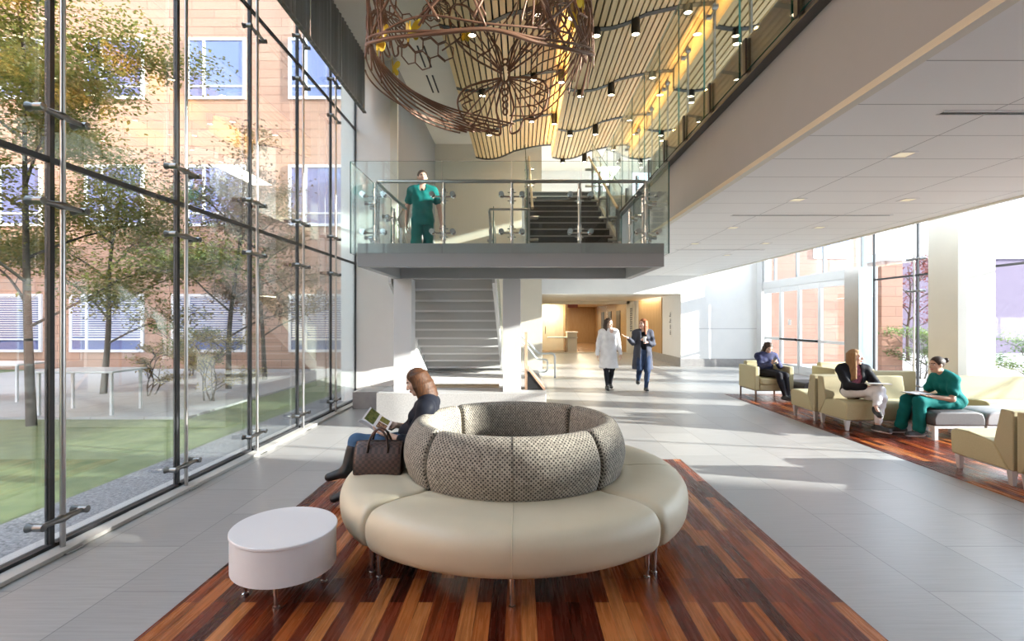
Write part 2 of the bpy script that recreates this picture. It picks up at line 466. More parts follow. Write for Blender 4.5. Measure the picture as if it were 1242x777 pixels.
# square pillars carrying the mezzanine edge
for k, (py, nm) in enumerate(((8.15, 'a'), (3.0, 'b'), (-0.4, 'c'))):
    mb = MB(); mb.box((7.0, py, 0), (7.6, py+0.6, 6.72)); struct(mb.build('column', M['cream'], bevel=0.004))

# ------------------------------------------------------------------ wavy slat ceiling
def slat_mat():
    m = noisy('maple_slat', (0.66, 0.47, 0.24), (0.72, 0.55, 0.31), 2, 0.5, (14, 1, 14)); return m
M['slat'] = slat_mat()
def wave(x):
    P = 2.1; t = ((x + 1.25) / P) % 1.0
    return 6.10 - 0.09*math.sin(min(t/0.5, 1.0)*PI) + 0.34 * (3*t*t - 2*t**3)
ybands = [5.65, 7.72, 9.82, 11.92, 14.0]
waves = [(-1.25, 0.83), (0.87, 2.95), (2.99, 5.05)]
for wi, (xa, xb) in enumerate(waves):
    for bi in range(4):
        ya, yb = ybands[bi] + (0.11 if bi else 0), ybands[bi+1]
        mb = MB(); ns = 20; wd = (xb-xa)/ns
        for i in range(ns):
            x0 = xa + i*wd; x1 = x0 + wd*0.74
            za, zb = wave(x0+0.005), wave(x1)
            mb.add([(x0, ya, za), (x1, ya, zb), (x1, yb, zb), (x0, yb, za), (x0, ya, za+0.05), (x1, ya, zb+0.05), (x1, yb, zb+0.05), (x0, yb, za+0.05)],
                   [(0,3,2,1),(4,5,6,7),(0,1,5,4),(1,2,6,5),(2,3,7,6),(3,0,4,7)])
        if wi < 2:      # lit return face between two waves
            zt = wave(xb-0.01)
            mb.box((xb+0.01, ya, 6.06), (xb+0.035, yb, zt+0.06))
        p = struct(mb.build('ceiling_slat_panel', M['slat']))
        bk = MB(); n = 24
        for i in range(n):
            x0 = xa + (xb-xa)*i/n; x1 = xa + (xb-xa)*(i+1)/n
            za, zb = wave(x0+0.004)+0.07, wave(x1-0.004)+0.07
            bk.add([(x0, ya, za), (x1, ya, zb), (x1, yb, zb), (x0, yb, za)], [(0, 1, 2, 3)])
        struct(bk.build('backing', M['black'], p))
for bi in range(5):
    y = ybands[bi]
    for wi, (xa, xb) in enumerate(waves):
        mb = MB(); n = 24
        for i in range(n):
            x0 = xa + (xb-xa)*i/n; x1 = xa + (xb-xa)*(i+1)/n
            za, zb = wave(x0+0.004), wave(x1-0.004)
            mb.add([(x0, y, za-0.01), (x1, y, zb-0.01), (x1, y+0.105, zb-0.01), (x0, y+0.105, za-0.01), (x0, y, za+0.1), (x1, y, zb+0.1), (x1, y+0.105, zb+0.1), (x0, y+0.105, za+0.1)],
                   [(0,3,2,1),(4,5,6,7),(0,1,5,4),(2,3,7,6)] + ([(3,0,4,7)] if i == 0 else []) + ([(1,2,6,5)] if i == n-1 else []))
        struct(mb.build('trim_%d' % (10 + bi*3 + wi), M['black']))
LAMP = mat('warm_lamp', (1, 0.9, 0.7), 0.5, emit=(1.0, 0.82, 0.55), es=14.0)
LAMPW = mat('neutral_lamp', (1, 0.95, 0.85), 0.5, emit=(1.0, 0.9, 0.72), es=6.0)
# can lights hanging under the black bands
ci = 0
rowname = {1: 'nearest black band', 2: 'second black band', 3: 'third black band', 4: 'farthest black band'}
colname = ['left of the butterfly sculpture', 'behind the butterfly', 'just right of the butterfly', 'past the end of the first wave', 'over the stair top', 'at the upper glass partition', 'behind the upper glass']
for bi in (1, 2, 3, 4):
    for k, x in enumerate((-0.75, 0.25, 0.78, 1.15, 1.75, 2.55, 3.3)):
        if bi == 4 and k < 3: continue
        y = ybands[bi] + 0.05; z = wave(x) + 0.0; h = 0.24 if k in (2, 4, 6) else 0.12
        t = thing('can_light', 'black can downlight on the %s, %s' % (rowname[bi], colname[k]), 'downlight', (x, y, z-h), 'can downlights under the slat ceiling')
        mb = MB(); mb.lathe([(0.066, h), (0.07, 0.0), (0.062, 0.0), (0.058, 0.03)], (x, y, z-h), 20); mb.build('housing', M['black'], t, smooth=True, angle=40)
        mb = MB(); mb.lathe([(0.0, 0.012), (0.03, 0.008), (0.059, 0.014), (0.059, 0.025), (0.0, 0.03)], (x, y, z-h), 20); mb.build('lens', LAMP, t)
        ci += 1
# lower ceiling fixtures
def lower_px(x, y):       # where a pixel's ray meets the lower ceiling (z = 3.15)
    D = (3.15 - HC) * F / (VY - y); return (x - VX) * D / F, D
rl = [(1095, 184.5, 'largest, nearest the square air slot'), (967, 240, 'left one of the second pair'), (1101, 240, 'right one of the second pair'),
      (889, 274.3, 'left one of the third pair'), (994, 274, 'right one of the third pair'), (843, 294, 'left one of the fourth pair'), (929, 293.5, 'right one of the fourth pair'), (882, 308, 'farthest, above the far wall')]
for x, y, lb in rl:
    X, Y = lower_px(x, y)
    t = thing('recessed_light', 'small square recessed light in the white ceiling, ' + lb, 'recessed light', (X, Y, 3.13), 'recessed square lights')
    mb = MB(); r = 0.085
    for (a, b, c, d) in ((-r, -r, r, -r+0.015), (-r, r-0.015, r, r), (-r, -r+0.015, -r+0.015, r-0.015), (r-0.015, -r+0.015, r, r-0.015)):
        mb.box((X+a, Y+b, 3.122), (X+c, Y+d, 3.13))
    mb.build('trim_ring', M['white'], t)
    mb = MB(); mb.box((X-0.068, Y-0.068, 3.126), (X+0.068, Y+0.068, 3.1295)); mb.build('lens', mat('amber_lens', (0.8, 0.7, 0.5), 0.4, emit=(1, 0.85, 0.6), es=0.35), t)
for x0, x1, y, lb in ((1143, 1300, 133, 'nearest long black air slot in the white ceiling'), (889, 1080, 259, 'second long black air slot in the white ceiling, above the entrance doors'), (820, 926, 301.5, 'farthest long black air slot, near the far wall')):
    X0, Y0 = lower_px(x0, y); X1, _ = lower_px(x1, y)
    t = thing('air_slot', lb, 'air vent', (X0, Y0, 3.13), 'linear air slots')
    mb = MB(); mb.box((X0, Y0-0.025, 3.127), (X1, Y0+0.025, 3.13)); mb.build('slot', M['black'], t)
    mb = MB(); mb.box((X0-0.015, Y0-0.04, 3.122), (X1+0.015, Y0-0.025, 3.13)); mb.box((X0-0.015, Y0+0.025, 3.122), (X1+0.015, Y0+0.04, 3.13)); mb.build('frame', M['white'], t)
# slots in the high white ceiling left of the slats
for k, (x, y) in enumerate(((515, 70), (525, 103), (541, 150))):
    D = 5.1*F/(VY-y); X = (x-VX)*D/F
    t = thing('air_slot', 'pair of short black slots in the high cream ceiling, %s' % ['nearest', 'middle', 'farthest'][k], 'air vent', (X, D, 6.71), 'short slots in the high ceiling')
    for e in (-1, 1):
        mb = MB(); mb.box((X+e*0.06-0.015, D-0.4, 6.708), (X+e*0.06+0.015, D+0.4, 6.72)); mb.build('slot', M['black'], t)

# ------------------------------------------------------------------ shades hanging at the top of the left glass
for k in range(6):
    y0 = 2.25 + 1.27*k
    t = thing('roller_shade', 'dark grey shade at the top of the glass wall, %s' % ['nearest', 'second', 'third from the camera', 'fourth from the camera', 'fifth from the camera', 'farthest'][k], 'shade', (-3.02, y0, 5.6), 'grey shades at the top of the glass wall')
    mb = MB(); n = 36; vs = []
    for i in range(n+1):
        y = y0 + 1.24*i/n; x = -3.02 + 0.02*math.sin(i*1.9)
        vs += [(x, y, 5.62), (x, y, 6.72), (x-0.012, y, 6.72), (x-0.012, y, 5.62)]
    fs = []
    for i in range(n):
        a = i*4; b = a+4
        fs += [(a, b, b+1, a+1), (a+1, b+1, b+2, a+2), (a+2, b+2, b+3, a+3), (a+3, b+3, b, a)]
    fs += [(0, 1, 2, 3), (4*n+3, 4*n+2, 4*n+1, 4*n)]
    mb.add(vs, fs); mb.build('fabric', M['shade'], t, smooth=True, angle=60)
    mb = MB(); mb.box((-3.055, y0, 5.595), (-2.99, y0+1.24, 5.625)); mb.build('bottom_bar', M['shade'], t, bevel=0.004)
# ------------------------------------------------------------------ staircase
def folded(mb, x0, x1, y0, z0, n, run, rise, dirn, th=0.05, mi_top=0, mi_side=0):
    """folded-plate flight; (y0, z0) is the top of the first riser's foot; dirn +1 climbs away, -1 descends away"""
    top = []
    y, z = y0, z0
    for i in range(n):
        if dirn > 0:
            top += [(y, z), (y, z+rise)]; y += run; z += rise
        else:
            top += [(y, z), (y, z-rise)]; y += run; z -= rise
    top.append((y, z))
    d = th
    bot = [(a + (d if dirn > 0 else -d), b - d) for a, b in top]
    for i in range(len(top)-1):
        q = [top[i], top[i+1], bot[i+1], bot[i]]
        mb.prism(q, 'x', x0, x1, mi_top)
M['flight'] = mat('mid_grey_painted_steel', (0.44, 0.445, 0.44), 0.5)
st = thing('staircase', 'grey steel switchback staircase with a bridge landing on two white posts', 'staircase', (0, 7.0, 0))
mb = MB()
mb.box((-1.90, 5.90, 2.22), (1.66, 6.0, 2.49)); mb.box((-1.90, 7.60, 2.22), (1.66, 7.72, 2.38))
mb.box((-1.90, 6.0, 2.22), (-1.80, 7.60, 2.40)); mb.box((1.56, 6.0, 2.22), (1.66, 7.60, 2.40)); mb.box((-1.90, 6.0, 2.38), (1.66, 7.72, 2.49))
mb.build('landing', M['greysteel'], st, bevel=0.003)
# lower flight: away from the camera, downwards
mb = MB(); folded(mb, -1.97, -0.44, 7.72, 2.45, 12, 0.30, 0.163, -1); mb.build('lower_flight', M['flight'], st)
mb = MB()
for i in range(12):
    y = 7.72 + 0.30*i - 0.05; z = 2.45 - 0.163*(i+1) - 0.05
    mb.box((-1.965, y-0.012, z-0.012), (-0.44, y+0.004, z+0.02))
mb.build('lit_lip_line', M['lightsteel'], st)  # lighter colour paints the lit edge lines under the steps
for x in (-2.02, -0.44):
    mb = MB(); z1 = 2.45; y1 = 7.74
    mb.prism([(7.74, 2.50), (7.74, 2.16), (11.30, 0.35), (11.55, 0.35), (11.55, 0.50)], 'x', x, x+0.045)
    mb.build('stringer', M['lightsteel'], st)
# upper flight
mb = MB(); folded(mb, 0.12, 1.50, 7.75, 2.49, 11, 0.295, 0.1645, 1); mb.build('upper_flight', M['tread'], st)
mb = MB()
for i in range(11):
    y = 7.75 + i*0.295; z = 2.49 + (i+1)*0.1645
    mb.box((0.12, y-0.012, z-0.018), (1.50, y+0.012, z+0.004))
mb.build('nosing', M['nosing'], st)
for x in (0.07, 1.50):
    mb = MB(); mb.prism([(7.73, 2.22), (7.73, 2.74), (10.98, 4.40), (10.98, 3.95)], 'x', x, x+0.05); mb.build('stringer', M['greysteel'], st)
for x in (-1.92, -0.275):
    mb = MB(); mb.box((x, 7.66, 0.52), (x+0.27, 7.93, 2.22)); mb.build('support_post', M['lightsteel'], st, bevel=0.004)
# plinth the posts stand on, with the raked white gravel bed
pl = thing('plinth', 'pale speckled concrete plinth under the stair posts', 'plinth', (-0.9, 7.55, 0))
mb = MB(); mb.box((-2.15, 7.55, 0.004), (0.37, 8.12, 0.52)); mb.box((-2.15, 8.12, 0.004), (-1.98, 11.0, 0.52)); mb.box((0.20, 8.12, 0.004), (0.37, 11.0, 0.52)); mb.box((-1.98, 10.85, 0.004), (0.20, 11.0, 0.52)); mb.box((-1.98, 8.12, 0.004), (0.20, 10.85, 0.44))
mb.build('kerb', M['concrete'], pl, bevel=0.008)
def gravel():
    m = mat('raked_white_gravel', (0.8, 0.79, 0.77), 0.8)
    nt, N, L = nodes_of(m); b = N['Principled BSDF']
    v = coords(N, L, 'Object', (1.2, 5, 1))
    f = noise(N, L, v, 2.4, 4, 0.7)
    L.new(ramp(N, L, f, [(0.35, (0.35, 0.34, 0.33)), (0.48, (0.80, 0.79, 0.77)), (0.8, (0.86, 0.85, 0.83))]), b.inputs['Base Color'])
    return m
mb = MB(); mb.box((-1.975, 8.125, 0.4402), (0.195, 10.845, 0.485)); o = mb.build('gravel_bed', gravel(), pl)
bn = thing('timber_ledge', 'low pale timber ledge on the plinth between the stair posts', 'ledge', (-1.0, 8.2, 0.52))
for k, (y, z) in enumerate(((8.16, 0.525), (8.29, 0.55))):
    mb = MB(); mb.box((-1.70, y, 0.486), (-0.36, y+0.10, z)); mb.build('board', M['rail'], bn, bevel=0.003)
wd = thing('copper_sign_wedge', 'copper clad wedge with a tall thin upright, on the plinth end', 'display', (0.2, 8.1, 0.52))
mb = MB(); mb.prism([(0.10, 0.523), (0.355, 0.523), (0.355, 0.545), (0.14, 0.80), (0.10, 0.80)], 'y', 7.86, 7.89)
mb.build('dark_side', M['black'], wd)
mb = MB(); mb.add([(0.345, 7.85, 0.523), (0.375, 7.85, 0.523), (0.375, 7.85, 0.545), (0.12, 7.85, 0.84), (0.10, 7.85, 0.84), (0.345, 8.45, 0.523), (0.375, 8.45, 0.523), (0.375, 8.45, 0.545), (0.12, 8.45, 0.84), (0.10, 8.45, 0.84)],
                  [(0,1,2,3,4), (9,8,7,6,5), (0,5,6,1), (1,6,7,2), (2,7,8,3), (3,8,9,4), (4,9,5,0)]); mb.build('sloped_top', M['copper'], wd)
mb = MB(); mb.box((0.06, 7.87, 0.523), (0.10, 8.40, 1.40)); mb.build('upright', M['copper'], wd, bevel=0.003)
# white pipe rail beside the foot of the stair
hr = thing('pipe_handrail', 'white looped pipe handrail at the foot of the stair', 'handrail', (0.6, 14.0, 0))
mb = MB(); mb.tube(catmull([(-0.3, 13.2, 1.45), (0.15, 13.7, 1.05), (0.45, 14.0, 0.72), (0.62, 14.0, 0.68), (0.84, 14.0, 0.68), (0.92, 14.0, 0.62), (0.93, 14.0, 0.45), (0.93, 14.0, 0.012)], 5), 0.028, 8); mb.build('outer_rail', M['lightsteel'], hr, smooth=True)
mb = MB(); mb.tube(catmull([(-0.3, 13.1, 1.30), (0.15, 13.6, 0.90), (0.42, 13.9, 0.56), (0.60, 13.9, 0.53), (0.70, 13.9, 0.50), (0.72, 13.9, 0.40), (0.70, 13.9, 0.22), (0.55, 13.9, 0.18), (0.1, 13.9, 0.18)], 5), 0.026, 8); mb.build('inner_rail', M['lightsteel'], hr, smooth=True)

# ------------------------------------------------------------------ landing balustrade
def pane_box(parent, lo, hi, name='pane'):
    x0, y0, z0 = lo; x1, y1, z1 = hi
    mb = MB()
    ix = [abs(x1-x0), abs(y1-y0), abs(z1-z0)].index(min(abs(x1-x0), abs(y1-y0), abs(z1-z0)))
    mb.add([(x0,y0,z0),(x1,y0,z0),(x1,y1,z0),(x0,y1,z0),(x0,y0,z1),(x1,y0,z1),(x1,y1,z1),(x0,y1,z1)],
           [(0,3,2,1),(4,5,6,7),(0,1,5,4),(1,2,6,5),(2,3,7,6),(3,0,4,7)])
    big = {0: (3, 5), 1: (2, 4), 2: (0, 1)}[ix]
    mb.mi = [0 if i in big else 1 for i in range(6)]
    return mb.build(name, [M['glassr'], M['edge']], parent)
def slope_pane(parent, x, ya, za, yb, zb, h, t=0.012):
    mb = MB(); q = [(ya, za), (yb, zb), (yb, zb+h), (ya, za+h)]
    mb.prism(q, 'x', x, x+t); mb.mi = [0, 0, 1, 1, 1, 1]
    return mb.build('pane', [M['glassr'], M['edge']], parent)
bal = thing('balustrade', 'glass and steel balustrade round the bridge landing', 'balustrade', (0, 5.86, 2.3))
cuts = [-1.965, -0.914, -0.11, 0.69, 1.70]
for a, b in zip(cuts[:-1], cuts[1:]): pane_box(bal, (a+0.006, 5.855, 2.37), (b-0.006, 5.867, 3.43))
for x in (-1.975, 1.70):
    for a, b in ((5.87, 6.78), (6.79, 7.70)): pane_box(bal, (x, a, 2.37), (x+0.012, b, 3.43))
def post(parent, x, y, z0, z1, disc, fz, ax='x', gy=None):
    mb = MB(); mb.cyl((x, y, z0), (x, y, z1), 0.019, 10); mb.build('post', M['steel'], parent, smooth=True, angle=50)
    p = parent.children[-1] if False else None
    for z in fz:
        mb = MB()
        for dz in (-0.05, 0.05): mb.tube([(x-0.05, y, z+dz), (x+0.05, y, z+dz)] if ax == 'x' else [(x, y-0.05, z+dz), (x, y+0.05, z+dz)], 0.008, 6)
        mb.cyl((x, y, z-0.09), (x, y, z+0.09), 0.026, 10)
        e = Vector((1, 0, 0)) if ax == 'x' else Vector((0, 1, 0))
        c = Vector((x, y, z)); g = Vector((0, gy-y, 0)) if ax == 'x' else Vector((gy-x, 0, 0))
        for s in (-1, 1):
            mb.tube([c, c + e*(0.09*s) , c + e*(0.12*s) + g*0.3], 0.011, 8)
            mb.tube([c + e*(0.12*s) + g*0.25, c + e*(0.12*s) + g*0.55, c + e*(0.12*s) + g*0.55, c + e*(0.12*s) + g*0.97], [0.032, 0.032, 0.018, 0.030], 14)
        mb.build('glass_clamp', M['chrome'], parent, smooth=True, angle=40)
for x in (-1.72, -0.914, -0.11, 0.69, 1.48): post(bal, x, 6.02, 2.49, 3.235, None, (3.06, 2.63), 'x', 5.867)
for y in (6.5, 7.3):
    post(bal, -1.83, y, 2.49, 3.2, None, (3.06, 2.63), 'y', -1.963); post(bal, 1.56, y, 2.49, 3.2, None, (3.06, 2.63), 'y', 1.70)
mb = MB(); mb.tube([(-1.70, 7.5, 3.24), (-1.72, 6.12, 3.24), (-1.69, 6.04, 3.24), (-1.62, 6.02, 3.24), (1.40, 6.02, 3.24), (1.47, 6.04, 3.24), (1.50, 6.12, 3.24), (1.50, 7.72, 3.24)], 0.022, 12); mb.build('handrail', M['steel'], bal, smooth=True, angle=60)
# stair rails
sr = thing('stair_railing', 'glass stair railing climbing the dark upper flight', 'railing', (0.1, 7.75, 2.5))
for k in range(3):
    a = 7.80 + k*1.06; b = a + 1.05; s = 0.1645/0.295
    for x in (0.085, 1.535): slope_pane(sr, x, a, 2.60+(a-7.75)*s, b, 2.60+(b-7.75)*s, 1.0)
for x, n in ((0.17, 'l'), (1.46, 'r')):
    mb = MB(); mb.tube([(x, 7.72, 3.30), (x, 10.98, 5.12), (x, 11.25, 5.14)], 0.021, 10); mb.build('handrail', M['rail'], sr, smooth=True, angle=50)
    for y in (7.95, 8.9, 9.85, 10.8):
        z = 2.49 + (y-7.75)*s
        mb = MB(); mb.box((x-0.02+(-0.05 if n == 'l' else 0.05), y-0.05, z+0.05), (x+0.02+(-0.05 if n == 'l' else 0.05), y+0.05, z+0.80))
        for dz in (0.25, 0.6): mb.cyl((x-0.1, y, z+dz), (x+0.1, y, z+dz), 0.025, 10)
        mb.build('post', M['steel'], sr)
lr = thing('stair_railing', 'glass stair railing descending beside the man in scrubs', 'railing', (-1.9, 7.7, 2.4))
for x in (-0.43, -1.99):
    for k in range(3):
        a = 7.80 + k*1.16; b = a + 1.15; s2 = -0.163/0.30
        slope_pane(lr, x, a, 2.42+(a-7.75)*s2, b, 2.42+(b-7.75)*s2, 0.95)
    xr = x - 0.05 if x > -1 else x + 0.12
    mb = MB()
    if x > -1: mb.tube([(0.14, 7.72, 3.28), (xr, 7.72, 3.28), (xr-0.005, 7.78, 3.26), (xr, 11.2, 1.37)], 0.02, 10)
    else: mb.tube([(-1.74, 7.52, 3.24), (xr, 7.75, 3.14), (xr, 11.2, 1.27)], 0.02, 10)
    mb.build('handrail', M['steel'], lr, smooth=True, angle=50)
    for y in (7.95, 8.9, 9.85):
        z = 2.40 + (y-7.75)*s2
        mb = MB(); mb.box((xr-0.02, y-0.04, z+0.03), (xr+0.02, y+0.04, z+0.74))
        for dz in (0.22, 0.55): mb.cyl((xr-0.05, y, z+dz), (xr+0.05, y, z+dz), 0.022, 10)
        mb.build('post', M['steel'], lr)
# ------------------------------------------------------------------ glass partition along the mezzanine edge
gp = thing('glass_balustrade', 'tall glass partition on the charcoal channel along the upper floor edge', 'balustrade', (2.25, 0, 3.98))
mb = MB(); mb.box((2.25, -6, 3.99), (2.296, 17.4, 4.40)); mb.build('channel', M['channel'], gp)
mb = MB(); mb.box((2.20, -6, 3.965), (2.30, 17.4, 3.985)); mb.build('shadow_gap_angle', M['bracket'], gp)
for k in range(16):
    y0 = -0.83 + k*1.0
    pane_box(gp, (2.215, y0+0.006, 4.05), (2.229, y0+0.994, 6.05 if y0 > 5.6 else 6.5))
for k in range(14):
    y = 2.17 + k*0.945
    mb = MB(); mb.box((2.19, y-0.03, 4.02), (2.212, y+0.03, 4.36)); mb.box((2.23, y-0.03, 4.02), (2.25, y+0.03, 4.36)); mb.build('bracket', M['bracket'], gp, bevel=0.003)
    mb = MB(); mb.cyl((2.20, y+0.1, 5.2), (2.245, y+0.1, 5.2), 0.03, 10); mb.cyl((2.20, y-0.1, 5.2), (2.245, y-0.1, 5.2), 0.03, 10); mb.box((2.245, y-0.13, 5.18), (2.262, y+0.13, 5.22)); mb.box((2.25, y-0.02, 4.4), (2.27, y+0.02, 5.3)); mb.build('glass_clamp', M['steel'], gp)

# ------------------------------------------------------------------ the hanging butterfly sculpture
SC, SR = Vector((-0.44, 5.46)), 1.19
def cylp(u, z, dr=0.0):
    th = u / SR; r = SR + 0.03*math.sin(3*th + 2.2*z) + dr
    return Vector((SC.x + r*math.sin(th), SC.y + r*math.cos(th), z))
M['bronze'] = noisy('brown_enamelled_metal', (0.175, 0.085, 0.052), (0.21, 0.105, 0.068), 8, 0.42, metal=0.25)
M['gold'] = mat('yellow_gilded_metal', (0.75, 0.52, 0.05), 0.3, 0.6)
sc = thing('hanging_sculpture', 'brown openwork ring sculpture of butterflies and leaves hanging over the landing', 'sculpture', (SC.x, SC.y, 4.0))
rg = random.Random(5)
def put(mb, pts, r, u0, z0, s, rot=0, mir=1, n=5, dr=0.0, smooth=True, closed=False):
    c, sn = math.cos(rot), math.sin(rot); out = []
    for x, y in (pts if not smooth else [(p[0], p[1]) for p in catmull([(a, b, 0) for a, b in pts], n, closed)]):
        x *= mir*s; y *= s
        out.append(cylp(u0 + x*c - y*sn, z0 + x*sn + y*c, dr))
    mb.tube(out, r, 6, closed=closed)
UP = [(0.03, 0.05), (0.10, 0.30), (0.24, 0.56), (0.42, 0.74), (0.58, 0.72), (0.62, 0.55), (0.54, 0.36), (0.36, 0.20), (0.18, 0.10), (0.03, 0.02)]
LO = [(0.03, -0.02), (0.20, -0.05), (0.42, -0.12), (0.52, -0.27), (0.47, -0.44), (0.36, -0.52), (0.22, -0.50), (0.16, -0.60), (0.06, -0.62), (0.07, -0.48), (0.10, -0.34), (0.03, -0.10)]
def butterfly(name, u, z, s, rot=0, r=0.010, dr=0.0):
    mb = MB()
    for m in (-1, 1):
        put(mb, UP, r, u, z, s, rot, m, 6, dr); put(mb, LO, r, u, z, s, rot, m, 6, dr)
        for tip in ((0.24, 0.56), (0.42, 0.74), (0.58, 0.70), (0.61, 0.54), (0.53, 0.36)):
            t = Vector((tip[0], tip[1])); q = [(0.04, 0.04), tuple(t*0.5 + Vector((-0.03, 0.03))), tuple(t)]
            put(mb, q, r*0.75, u, z, s, rot, m, 5, dr)
        for a, b in (((0.26, 0.36), (0.36, 0.62)), ((0.40, 0.30), (0.52, 0.62)), ((0.16, 0.28), (0.30, 0.20))):
            put(mb, [a, ((a[0]+b[0])/2+0.03, (a[1]+b[1])/2), b], r*0.7, u, z, s, rot, m, 4, dr)
        for tip in ((0.46, -0.14), (0.51, -0.28), (0.46, -0.44), (0.35, -0.51), (0.22, -0.49)):
            t = Vector(tip); put(mb, [(0.04, -0.04), tuple(t*0.5 + Vector((0.02, 0.02))), tip], r*0.75, u, z, s, rot, m, 5, dr)
        for tip in ((0.40, -0.18), (0.42, -0.30), (0.33, -0.40)):
            put(mb, [(tip[0]-0.06, tip[1]+0.05), (tip[0]+0.05, tip[1]-0.01), (tip[0]-0.02, tip[1]-0.07)], r*0.7, u, z, s, rot, m, 4, dr)
        put(mb, [(0.02, 0.14), (0.07, 0.30), (0.16, 0.40), (0.14, 0.44)], r*0.7, u, z, s, rot, m, 6, dr)
    circ = lambda cx, cy, rx, ry: [(cx + rx*math.cos(2*PI*k/10), cy + ry*math.sin(2*PI*k/10)) for k in range(10)]
    put(mb, circ(0, 0.02, 0.05, 0.10), r*1.2, u, z, s, rot, 1, 2, dr, closed=True); put(mb, circ(0, 0.15, 0.03, 0.03), r, u, z, s, rot, 1, 2, dr, closed=True)
    for k in range(5): put(mb, circ(0, -0.115 - 0.068*k, 0.036-0.003*k, 0.034), r, u, z, s, rot, 1, 2, dr, closed=True)
    return mb.build(name, M['bronze'], sc, smooth=True)
butterfly('butterfly', 0.24, 4.77, 1.20, 0, 0.0135)
butterfly('butterfly', -1.55, 5.15, 0.80, 0.5, 0.012)
butterfly('butterfly', 1.85, 5.2, 0.75, -0.4, 0.011)
butterfly('butterfly', 3.1, 4.95, 0.8, 0.2)
butterfly('butterfly', -3.0, 5.1, 0.6, -0.6)
butterfly('butterfly', 0.75, 5.55, 0.42, -0.7, 0.008)
butterfly('butterfly', -0.75, 5.62, 0.40, 0.6, 0.008)
# long leaf blades round the lower edge
mb = MB()
for k in range(9):
    u0 = -2.05 + 0.04*k; u1 = -0.15 + 0.06*rg.random()
    z0 = 4.62 - 0.035*k + 0.05*rg.random(); z1 = 4.06 + 0.03*rg.random()
    z0 = 4.66 - 0.02*k; z1 = 4.03 + 0.012*k; pw = 0.42 + 0.16*k; u1 = -0.35 + 0.09*k
    pts = [(u0 + (u1-u0)*t, z0 + (z1-z0)*t**pw + 0.012*math.sin(7*t+k)) for t in [i/7 for i in range(8)]]
    put(mb, pts, 0.0115, 0, 0, 1)
for k in range(2):
    pts = [(-2.2 + 2.35*t, 4.12 + 0.28*k*0.3*(1-t) + 0.06*math.sin(4*t + k)) for t in [i/7 for i in range(8)]]
    put(mb, pts, 0.009, 0, 0, 1)
mb.build('leaf_blades', M['bronze'], sc, smooth=True)
# comb-like fern on the right
mb = MB()
for k in range(60):
    u = 0.85 + 1.05*rg.random(); z = 4.15 + 1.75*rg.random(); l = 0.35 + 0.4*rg.random()
    a = 0.9 + 0.5*rg.random()
    put(mb, [(u, z), (u + l*0.4*math.cos(a), z + l*0.5*math.sin(a)), (u + l*math.cos(a)+0.05, z + l*math.sin(a)*0.9)], 0.0075, 0, 0, 1)
for k in range(8):
    z = 4.1 + 0.10*k
    put(mb, [(0.30+0.05*k, z+0.15), (0.75, z+0.10+0.03*k), (1.15, z+0.28), (1.5, z+0.62)], 0.009, 0, 0, 1)
mb.build('fern', M['bronze'], sc, smooth=True)
mb = MB()
for k in range(26):
    u = -2.45 + 1.05*rg.random(); z = 4.25 + 1.5*rg.random(); l = 0.4 + 0.35*rg.random(); a = 1.15 + 0.9*rg.random()
    put(mb, [(u, z), (u + l*0.5*math.cos(a) - 0.06, z + l*0.5*math.sin(a)), (u + l*math.cos(a), z + l*math.sin(a)), (u + l*math.cos(a)+0.1, z + l*math.sin(a)*0.8)], 0.009, 0, 0, 1)
for k in range(12):
    u = -1.25 + 0.2*(k % 4) + 0.1*((k//4) % 2); z = 4.85 + 0.19*(k//4); q = 0.115
    put(mb, [(u + q*math.cos(PI/6 + PI*j/3), z + q*math.sin(PI/6 + PI*j/3)) for j in range(6 if k % 3 else 4)], 0.0085, 0, 0, 1, smooth=False, closed=bool(k % 3))
mb.build('tangled_twigs', M['bronze'], sc, smooth=True)
# thick branch on the near side with twigs
mb = MB()
main = [(2.15, 4.30), (2.6, 4.12), (3.1, 4.03), (3.55, 4.06), (4.05, 4.02), (4.6, 4.10), (5.1, 4.28)]
put(mb, main, 0.018, 0, 0, 1, n=8); put(mb, [(a, b+0.035+0.03*math.sin(3*a)) for a, b in main], 0.012, 0, 0, 1, n=8)
put(mb, [(a+0.1, b+0.10+0.06*math.sin(5*a)) for a, b in main[1:-1]], 0.010, 0, 0, 1, n=8)
for k in range(30):
    u = 2.2 + 2.9*rg.random(); z = 4.08 + 0.12*rg.random(); l = 0.45 + 0.9*rg.random(); a = PI/2 + rg.uniform(-0.9, 0.9); c = rg.uniform(-0.25, 0.25)
    put(mb, [(u, z), (u + l*0.4*math.cos(a) + c*0.4, z + l*0.4*math.sin(a)), (u + l*0.8*math.cos(a) + c*0.2, z + l*0.8*math.sin(a)), (u + l*math.cos(a) - c, z + l*math.sin(a))], 0.010 if k % 3 else 0.013, 0, 0, 1)
mb.build('branch', M['bronze'], sc, smooth=True)
mb = MB()
for z in (6.02, 5.80):
    mb.tube([cylp(2*PI*SR*k/64, z) for k in range(64)], 0.014, 6, closed=True)
for k in range(40):
    u = rg.uniform(-3.7, 3.7); z = rg.uniform(5.0, 5.8); l = rg.uniform(0.3, 0.7); a = PI/2 + rg.uniform(-0.8, 0.8)
    put(mb, [(u, z), (u + l*0.5*math.cos(a)+0.05, z + l*0.5*math.sin(a)), (u + l*math.cos(a), z + l*math.sin(a))], 0.010, 0, 0, 1)
mb.build('upper_ring', M['bronze'], sc, smooth=True)
